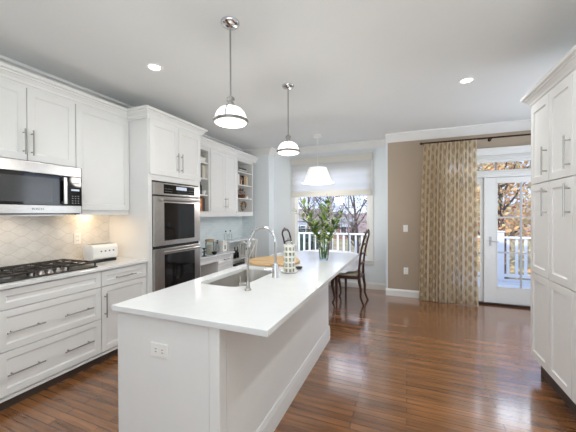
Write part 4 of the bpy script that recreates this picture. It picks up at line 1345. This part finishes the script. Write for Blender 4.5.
# ---------------------------------------------------------------- things on the open shelves
def book(y0, y1, z0, h, mat, label, group, depth=0.17, xf=-2.985, flat=False):
    t = thing('book', label, 'book', (xf - depth / 2, (y0 + y1) / 2, z0), group=group)
    if flat:
        mk('cover', boxes((xf - depth, xf, y0, y1, z0, z0 + 0.003), (xf - depth, xf, y0, y1, z0 + h - 0.003, z0 + h), (xf - 0.003, xf, y0, y1, z0 + 0.003, z0 + h - 0.003)), mat, t)
        mk('pages', boxes((xf - depth + 0.004, xf - 0.003, y0 + 0.004, y1 - 0.004, z0 + 0.003, z0 + h - 0.003)), 'paper_white', t)
    else:
        mk('cover', boxes((xf - depth, xf, y0, y0 + 0.003, z0, z0 + h), (xf - depth, xf, y1 - 0.003, y1, z0, z0 + h), (xf - 0.003, xf, y0 + 0.003, y1 - 0.003, z0, z0 + h)), mat, t)
        mk('pages', boxes((xf - depth + 0.004, xf - 0.003, y0 + 0.003, y1 - 0.003, z0 + 0.004, z0 + h - 0.004)), 'paper_white', t)
    return t


e_ = 0.0004
GL = 'books on the shelf unit beside the oven tower'
# top shelf: white box with a folded cloth
wbx = thing('storage_box', 'low white lidded box on the top shelf beside the oven tower', 'box', (-3.1, 3.720, 2.235))
mk('body', boxes((-3.2, -2.98, 3.590, 3.830, 2.235 + e_, 2.295)), 'paper_white', wbx, bevel=0.004)
mk('lid', boxes((-3.205, -2.975, 3.585, 3.835, 2.2953, 2.315)), 'paper_white', wbx, bevel=0.004)
book(3.610, 3.810, 2.3155, 0.03, 'book_grey', 'grey book lying flat on the white lidded box', GL, flat=True)
z = 1.985 + e_
for y0, y1, h, m_, lab in ((3.66, 3.735, 0.205, 'book_black', 'thick black book on the second shelf beside the oven tower'), (3.737, 3.76, 0.215, 'book_grey', 'grey book standing next to the thick black book'),
                           (3.762, 3.79, 0.21, 'book_cream', 'cream book standing next to the grey book on the second shelf'), (3.792, 3.812, 0.20, 'paper_white', 'white book standing next to the cream book on the second shelf'), (3.814, 3.837, 0.205, 'book_cream', 'cream book at the far end of the second shelf row')):
    book(y0, y1, z, h, m_, lab, GL)
z = 1.725 + e_
mk('shelf_bottle', lathe(B(), [(0, 0), (0.03, 0), (0.032, 0.006), (0.032, 0.13), (0.013, 0.165), (0.013, 0.20), (0, 0.20)], (-3.0, 3.715, z), 16), 'black_glass', loc=(-3.0, 3.715, z), smooth=True, label='dark bottle on the third shelf beside the oven tower', cat='bottle')
mk('white_bowl', lathe(B(), [(0.022, 0), (0.025, 0.005), (0.04, 0.045), (0.044, 0.065), (0.041, 0.065), (0.03, 0.02), (0, 0.012)], (-3.0, 3.793, z), 20), 'white_plastic', loc=(-3.0, 3.793, z), smooth=True, label='white bowl beside the dark bottle on the third shelf', cat='bowl')
z = 1.46 + e_
for y0, y1, h, m_, lab in ((3.60, 3.655, 0.22, 'book_black', 'tall black cookbook on the bottom shelf beside the oven tower'), (3.657, 3.70, 0.20, 'book_brown', 'brown cookbook next to the tall black cookbook'), (3.702, 3.742, 0.205, 'book_orange', 'orange cookbook in the bottom shelf row'),
                           (3.744, 3.782, 0.225, 'book_brown', 'tall brown cookbook next to the orange cookbook'), (3.784, 3.81, 0.215, 'book_black', 'dark cookbook at the far end of the bottom shelf row')):
    book(y0, y1, z, h, m_, lab, GL)

GR = 'books on the shelf unit by the blue wall'
z = 2.235 + e_
book(4.83, 5.19, z, 0.028, 'book_grey', 'wide grey book lying lowest on the top shelf by the blue wall', GR, flat=True, depth=0.2, xf=-2.97)
book(4.87, 5.15, z + 0.0285, 0.022, 'paper_white', 'white book lying in the middle of the top shelf pile by the blue wall', GR, flat=True, depth=0.18)
book(4.85, 5.13, z + 0.051, 0.03, 'book_black', 'black book lying uppermost on the top shelf pile by the blue wall', GR, flat=True, depth=0.18)
z = 1.985 + e_
for y0, y1, h, m_, lab in ((4.735, 4.79, 0.19, 'book_grey', 'grey book at the near end of the second shelf by the blue wall'), (4.80, 4.87, 0.20, 'paper_white', 'thick white book on the second shelf by the blue wall'), (4.873, 4.905, 0.19, 'book_black', 'slim black book beside the thick white book'),
                           (5.0, 5.035, 0.19, 'book_black', 'slim black book beside the terracotta jug'), (5.038, 5.12, 0.195, 'book_tan', 'thick tan book on the second shelf by the blue wall'), (5.125, 5.18, 0.18, 'book_cream', 'cream book at the far end of the second shelf by the blue wall')):
    book(y0, y1, z, h, m_, lab, GR)
jg = thing('terracotta_jug', 'pale terracotta jug between the black books by the blue wall', 'jug', (-3.03, 4.953, z))
mk('body', lathe(B(), [(0, 0), (0.03, 0), (0.038, 0.03), (0.04, 0.09), (0.022, 0.135), (0.02, 0.15), (0.026, 0.165), (0.022, 0.165), (0, 0.15)], (-3.03, 4.953, z), 20), 'terracotta', jg, smooth=True)
mk('handle', tube(B(), arc_pts((-3.0, 4.953, z + 0.11), 0.032, -70, 100, 8, (1, 0, 0), (0, 0, 1)), 0.005, 8), 'terracotta', jg, smooth=True)


def tuft(bm, c, rad, n, l, w, seed, flat=1.0):
    q = random.Random(seed)
    for k in range(n):
        d = Vector((q.gauss(0, 1), q.gauss(0, 1), q.gauss(0, 1) * flat)).normalized()
        leaf_into(bm, Vector(c) + d * rad * q.uniform(0.4, 0.75), d + Vector((q.uniform(-.5, .5), q.uniform(-.5, .5), q.uniform(-.3, .6))), l * q.uniform(0.7, 1.2), w)


z = 1.725 + e_
pc = (-3.04, 4.985, z)
dp = thing('dried_flower_bowl', 'round bowl heaped with brown dried flowers on the third shelf', 'ornament', pc)
mk('bowl', lathe(B(), [(0.03, 0), (0.05, 0.005), (0.09, 0.045), (0.1, 0.07), (0.095, 0.07), (0.07, 0.03), (0, 0.02)], pc, 24), 'book_brown', dp, smooth=True)
bm = B()
tuft(bm, (pc[0], pc[1], z + 0.10), 0.11, 90, 0.05, 0.035, 5, 0.8)
mk('dried_flowers', bm, 'brown_shell', dp, smooth=True)
mk('votive_cup', lathe(B(), [(0, 0), (0.028, 0), (0.034, 0.05), (0.03, 0.05), (0.025, 0.008), (0, 0.008)], (-3.0, 5.15, z), 18), 'white_plastic', loc=(-3.0, 5.15, z), smooth=True, label='small white cup beside the brown dried flowers', cat='cup')
z = 1.46 + e_
pc = (-3.02, 5.07, z)
wr = thing('straw_wreath', 'gold dried straw wreath with a white bloom leaning on the bottom shelf', 'wreath', pc)
bm = B()
q = random.Random(11)
for k in range(150):
    an = 2 * PI * k / 150
    c = Vector((pc[0] + 0.02 * math.sin(an), pc[1] + 0.078 * math.cos(an), z + 0.115 + 0.078 * math.sin(an)))
    d = Vector((q.uniform(-1, 1), -math.sin(an) * 1.2 + q.uniform(-.7, .7), math.cos(an) * 1.2 + q.uniform(-.7, .7)))
    leaf_into(bm, c, d, q.uniform(0.035, 0.06), 0.016, up=Vector((1, 0.1, 0)))
mk('straw_ring', bm, 'gold_straw', wr, smooth=True)
bm = B()
tuft(bm, (pc[0] + 0.035, pc[1] - 0.045, z + 0.05), 0.035, 30, 0.03, 0.025, 9)
mk('white_bloom', bm, 'cloth', wr, smooth=True)
mk('dark_figurine', lathe(B(), [(0, 0), (0.022, 0), (0.024, 0.01), (0.014, 0.03), (0.02, 0.06), (0.01, 0.08), (0.014, 0.095), (0, 0.11)], (-3.02, 4.78, z), 16), 'iron', loc=(-3.02, 4.78, z), smooth=True, label='small dark figurine at the near end of the bottom shelf by the wreath', cat='figurine')

# ---------------------------------------------------------------- outdoors
GZ = -2.6
struct('deck_floor', boxes((-6, 6, 5.82, 7.75, -0.16, -0.04)), 'deck')
struct('deck_sill', boxes((0.55, 2.2, 5.5, 5.82, -0.14, -0.02)), 'deck')


def railing(label, x0, x1, y):
    t = thing('deck_railing', label, 'railing', ((x0 + x1) / 2, y, -0.04), group='white deck railings')
    mk('top_rail', boxes((x0 + 0.06, x1 - 0.06, y - 0.045, y + 0.045, 0.87, 0.91)), 'deck_white', t, bevel=0.006)
    mk('bottom_rail', boxes((x0 + 0.06, x1 - 0.06, y - 0.025, y + 0.025, 0.05, 0.11)), 'deck_white', t)
    for x in (x0, x1):
        p = mk('post', boxes((x - 0.06, x + 0.06, y - 0.06, y + 0.06, -0.04, 1.0)), 'deck_white', t)
        mk('post_cap', boxes((x - 0.075, x + 0.075, y - 0.075, y + 0.075, 1.0, 1.03)), 'deck_white', p, bevel=0.01)
    n = int((x1 - x0 - 0.12) / 0.15)
    for k in range(n):
        x = x0 + 0.06 + (x1 - x0 - 0.12) * (k + 0.5) / n
        mk('baluster', boxes((x - 0.022, x + 0.022, y - 0.02, y + 0.02, 0.11, 0.87)), 'deck_white', t)
    return t


railing('white deck railing with square balusters outside the breakfast window', -4.4, -0.75, 7.5)
railing('white deck railing with square balusters outside the french door', 1.86, 4.6, 7.5)
railing('white deck railing behind the curtain left of the door post', -0.75 + 0.2, 1.66, 7.5)
struct('lawn', boxes((-70, 70, 7.9, 120, GZ - 0.3, GZ)), 'lawn')
# wooded ridge
bm = B()
q = random.Random(4)
NXH, NYH = 70, 8
for j in range(NYH + 1):
    for i in range(NXH + 1):
        x = -95 + 150 * i / NXH
        f = j / NYH
        hgt = (1 - abs(2 * f - 1) ** 1.5) * (5.5 + 0.9 * math.sin(x * 0.07) + 0.8 * math.sin(x * 0.23 + 1) + q.uniform(-.35, .35))
        bm.verts.new((x, 62 + 30 * f, GZ - 0.1 + hgt))
bm.verts.ensure_lookup_table()
for j in range(NYH):
    for i in range(NXH):
        k = j * (NXH + 1) + i
        bm.faces.new((bm.verts[k], bm.verts[k + 1], bm.verts[k + NXH + 2], bm.verts[k + NXH + 1]))
struct('hillside', bm, 'hill')


def house(label, x, y, w, d, h, siding, rot=0.0):
    t = thing('house', label, 'house', (x, y, GZ))
    mk('walls', boxes((x - w / 2, x + w / 2, y - d / 2, y + d / 2, GZ, GZ + h)), siding, t)
    bm = B()
    o = 0.35
    vs_ = [bm.verts.new(p) for p in ((x - w / 2 - o, y - d / 2 - o, GZ + h), (x + w / 2 + o, y - d / 2 - o, GZ + h), (x + w / 2 + o, y + d / 2 + o, GZ + h), (x - w / 2 - o, y + d / 2 + o, GZ + h), (x - w / 2 - o, y, GZ + h + d * 0.3), (x + w / 2 + o, y, GZ + h + d * 0.3))]
    for f in ((0, 1, 5, 4), (2, 3, 4, 5), (0, 4, 3), (1, 2, 5), (3, 2, 1, 0)):
        bm.faces.new([vs_[i] for i in f])
    mk('roof', bm, 'roof_grey', t)
    n = max(2, int(w / 2.2))
    for k in range(n):
        xx = x - w / 2 + w * (k + 0.5) / n
        f = mk('window', boxes((xx - 0.5, xx + 0.5, y - d / 2 - 0.06, y - d / 2, GZ + 0.9, GZ + 2.1)), 'deck_white', t)
        mk('pane', boxes((xx - 0.4, xx + 0.4, y - d / 2 - 0.08, y - d / 2 - 0.06, GZ + 1.0, GZ + 2.0)), 'window_dark', f)


house('red-brown house with a grey roof beyond the deck railing', -10.0, 48, 3.6, 5, 1.9, 'siding_red')
house('grey-green house with a grey roof seen behind the vase', -16.6, 47, 4.5, 5, 1.6, 'siding_teal')


def tree(label, x, y, h, mat, nleaf, crown_r, crown_h, seed, leaf=0.16, group='trees beyond the deck', bare=False):
    q = random.Random(seed)
    t = thing('tree', label, 'tree', (x, y, GZ), group=group)
    bm = B()
    top = Vector((x + q.uniform(-.3, .3), y, GZ + h * 0.9))
    tube(bm, [(x, y, GZ), (x + 0.05, y, GZ + h * 0.35), tuple(top)], [0.05 + h * 0.012, 0.03 + h * 0.009, 0.02], 7)
    tips = []
    for k in range(16 if bare else 12):
        f = 0.3 + 0.6 * q.random()
        p0 = Vector((x, y, GZ)).lerp(top, f)
        an = q.uniform(0, 2 * PI)
        d = Vector((math.cos(an), math.sin(an), q.uniform(0.35, 1.1))).normalized()
        L = crown_r * q.uniform(0.6, 1.0)
        p1 = p0 + d * L * 0.5 + Vector((0, 0, 0.1 * L))
        p2 = p0 + d * L + Vector((0, 0, 0.3 * L))
        tube(bm, [p0, p1, p2], [0.045, 0.03, 0.012], 5)
        for m in range(5 if bare else 2):
            g0 = p0.lerp(p2, q.uniform(0.4, 0.95))
            dd = (d + Vector((q.uniform(-.9, .9), q.uniform(-.9, .9), q.uniform(0, .9)))).normalized()
            g1 = g0 + dd * L * q.uniform(0.3, 0.55)
            tube(bm, [g0, g1], [0.016, 0.006], 4)
            tips.append(g1)
        tips.append(p2)
    mk('trunk', bm, 'bark', t, smooth=True)
    lb = B()
    cz = GZ + h - crown_h / 2
    for k in range(nleaf):
        if q.random() < 0.55:
            c = q.choice(tips) + Vector((q.gauss(0, 1), q.gauss(0, 1), q.gauss(0, 1))) * crown_r * 0.16
        else:
            d = Vector((q.gauss(0, 1), q.gauss(0, 1), q.gauss(0, 1))).normalized() * q.random() ** 0.45
            c = Vector((x + d.x * crown_r, y + d.y * crown_r, cz + d.z * crown_h / 2))
        u = Vector((q.uniform(-1, 1), q.uniform(-1, 1), q.uniform(-1, 1))).normalized()
        w = u.orthogonal().normalized()
        s = leaf * q.uniform(0.6, 1.3)
        vv = [lb.verts.new(c + u * s * 0.5), lb.verts.new(c + w * s * 0.32), lb.verts.new(c - u * s * 0.5), lb.verts.new(c - w * s * 0.32)]
        lb.faces.new(vv)
    mk('foliage', lb, mat, t)


# seen through the door
tree('orange autumn tree nearest the deck outside the french door', 3.2, 12.4, 6.2, 'autumn', 2700, 1.7, 5.0, 21)
tree('olive autumn tree far behind the railing outside the french door', 7.6, 19.0, 7.4, 'autumn_olive', 3800, 2.4, 6.4, 22)
tree('rust autumn tree seen through the door side panel', 2.6, 18.0, 7.0, 'autumn', 3200, 2.0, 6.4, 23)
tree('distant olive tree rising behind the autumn trees by the door', 5.4, 26.0, 8.2, 'autumn_olive', 3600, 3.0, 7.4, 24, 0.22)
# seen through the window
tree('bare mauve tree in the middle of the window view', -5.2, 21.0, 7.4, 'mauve_twigs', 1300, 2.0, 5.2, 31, 0.10, bare=True)
tree('bare mauve tree at the wall side of the window view', -2.5, 16.0, 6.8, 'mauve_twigs', 1200, 1.7, 4.8, 32, 0.09, bare=True)
tree('bare slender tree at the left of the window view', -7.9, 24.0, 8.2, 'mauve_twigs', 700, 1.8, 5.4, 33, 0.09, bare=True)
tree('dark evergreen shrub tree behind the railing left of the vase', -5.35, 15.5, 3.0, 'evergreen', 3200, 1.1, 2.4, 34, 0.13)
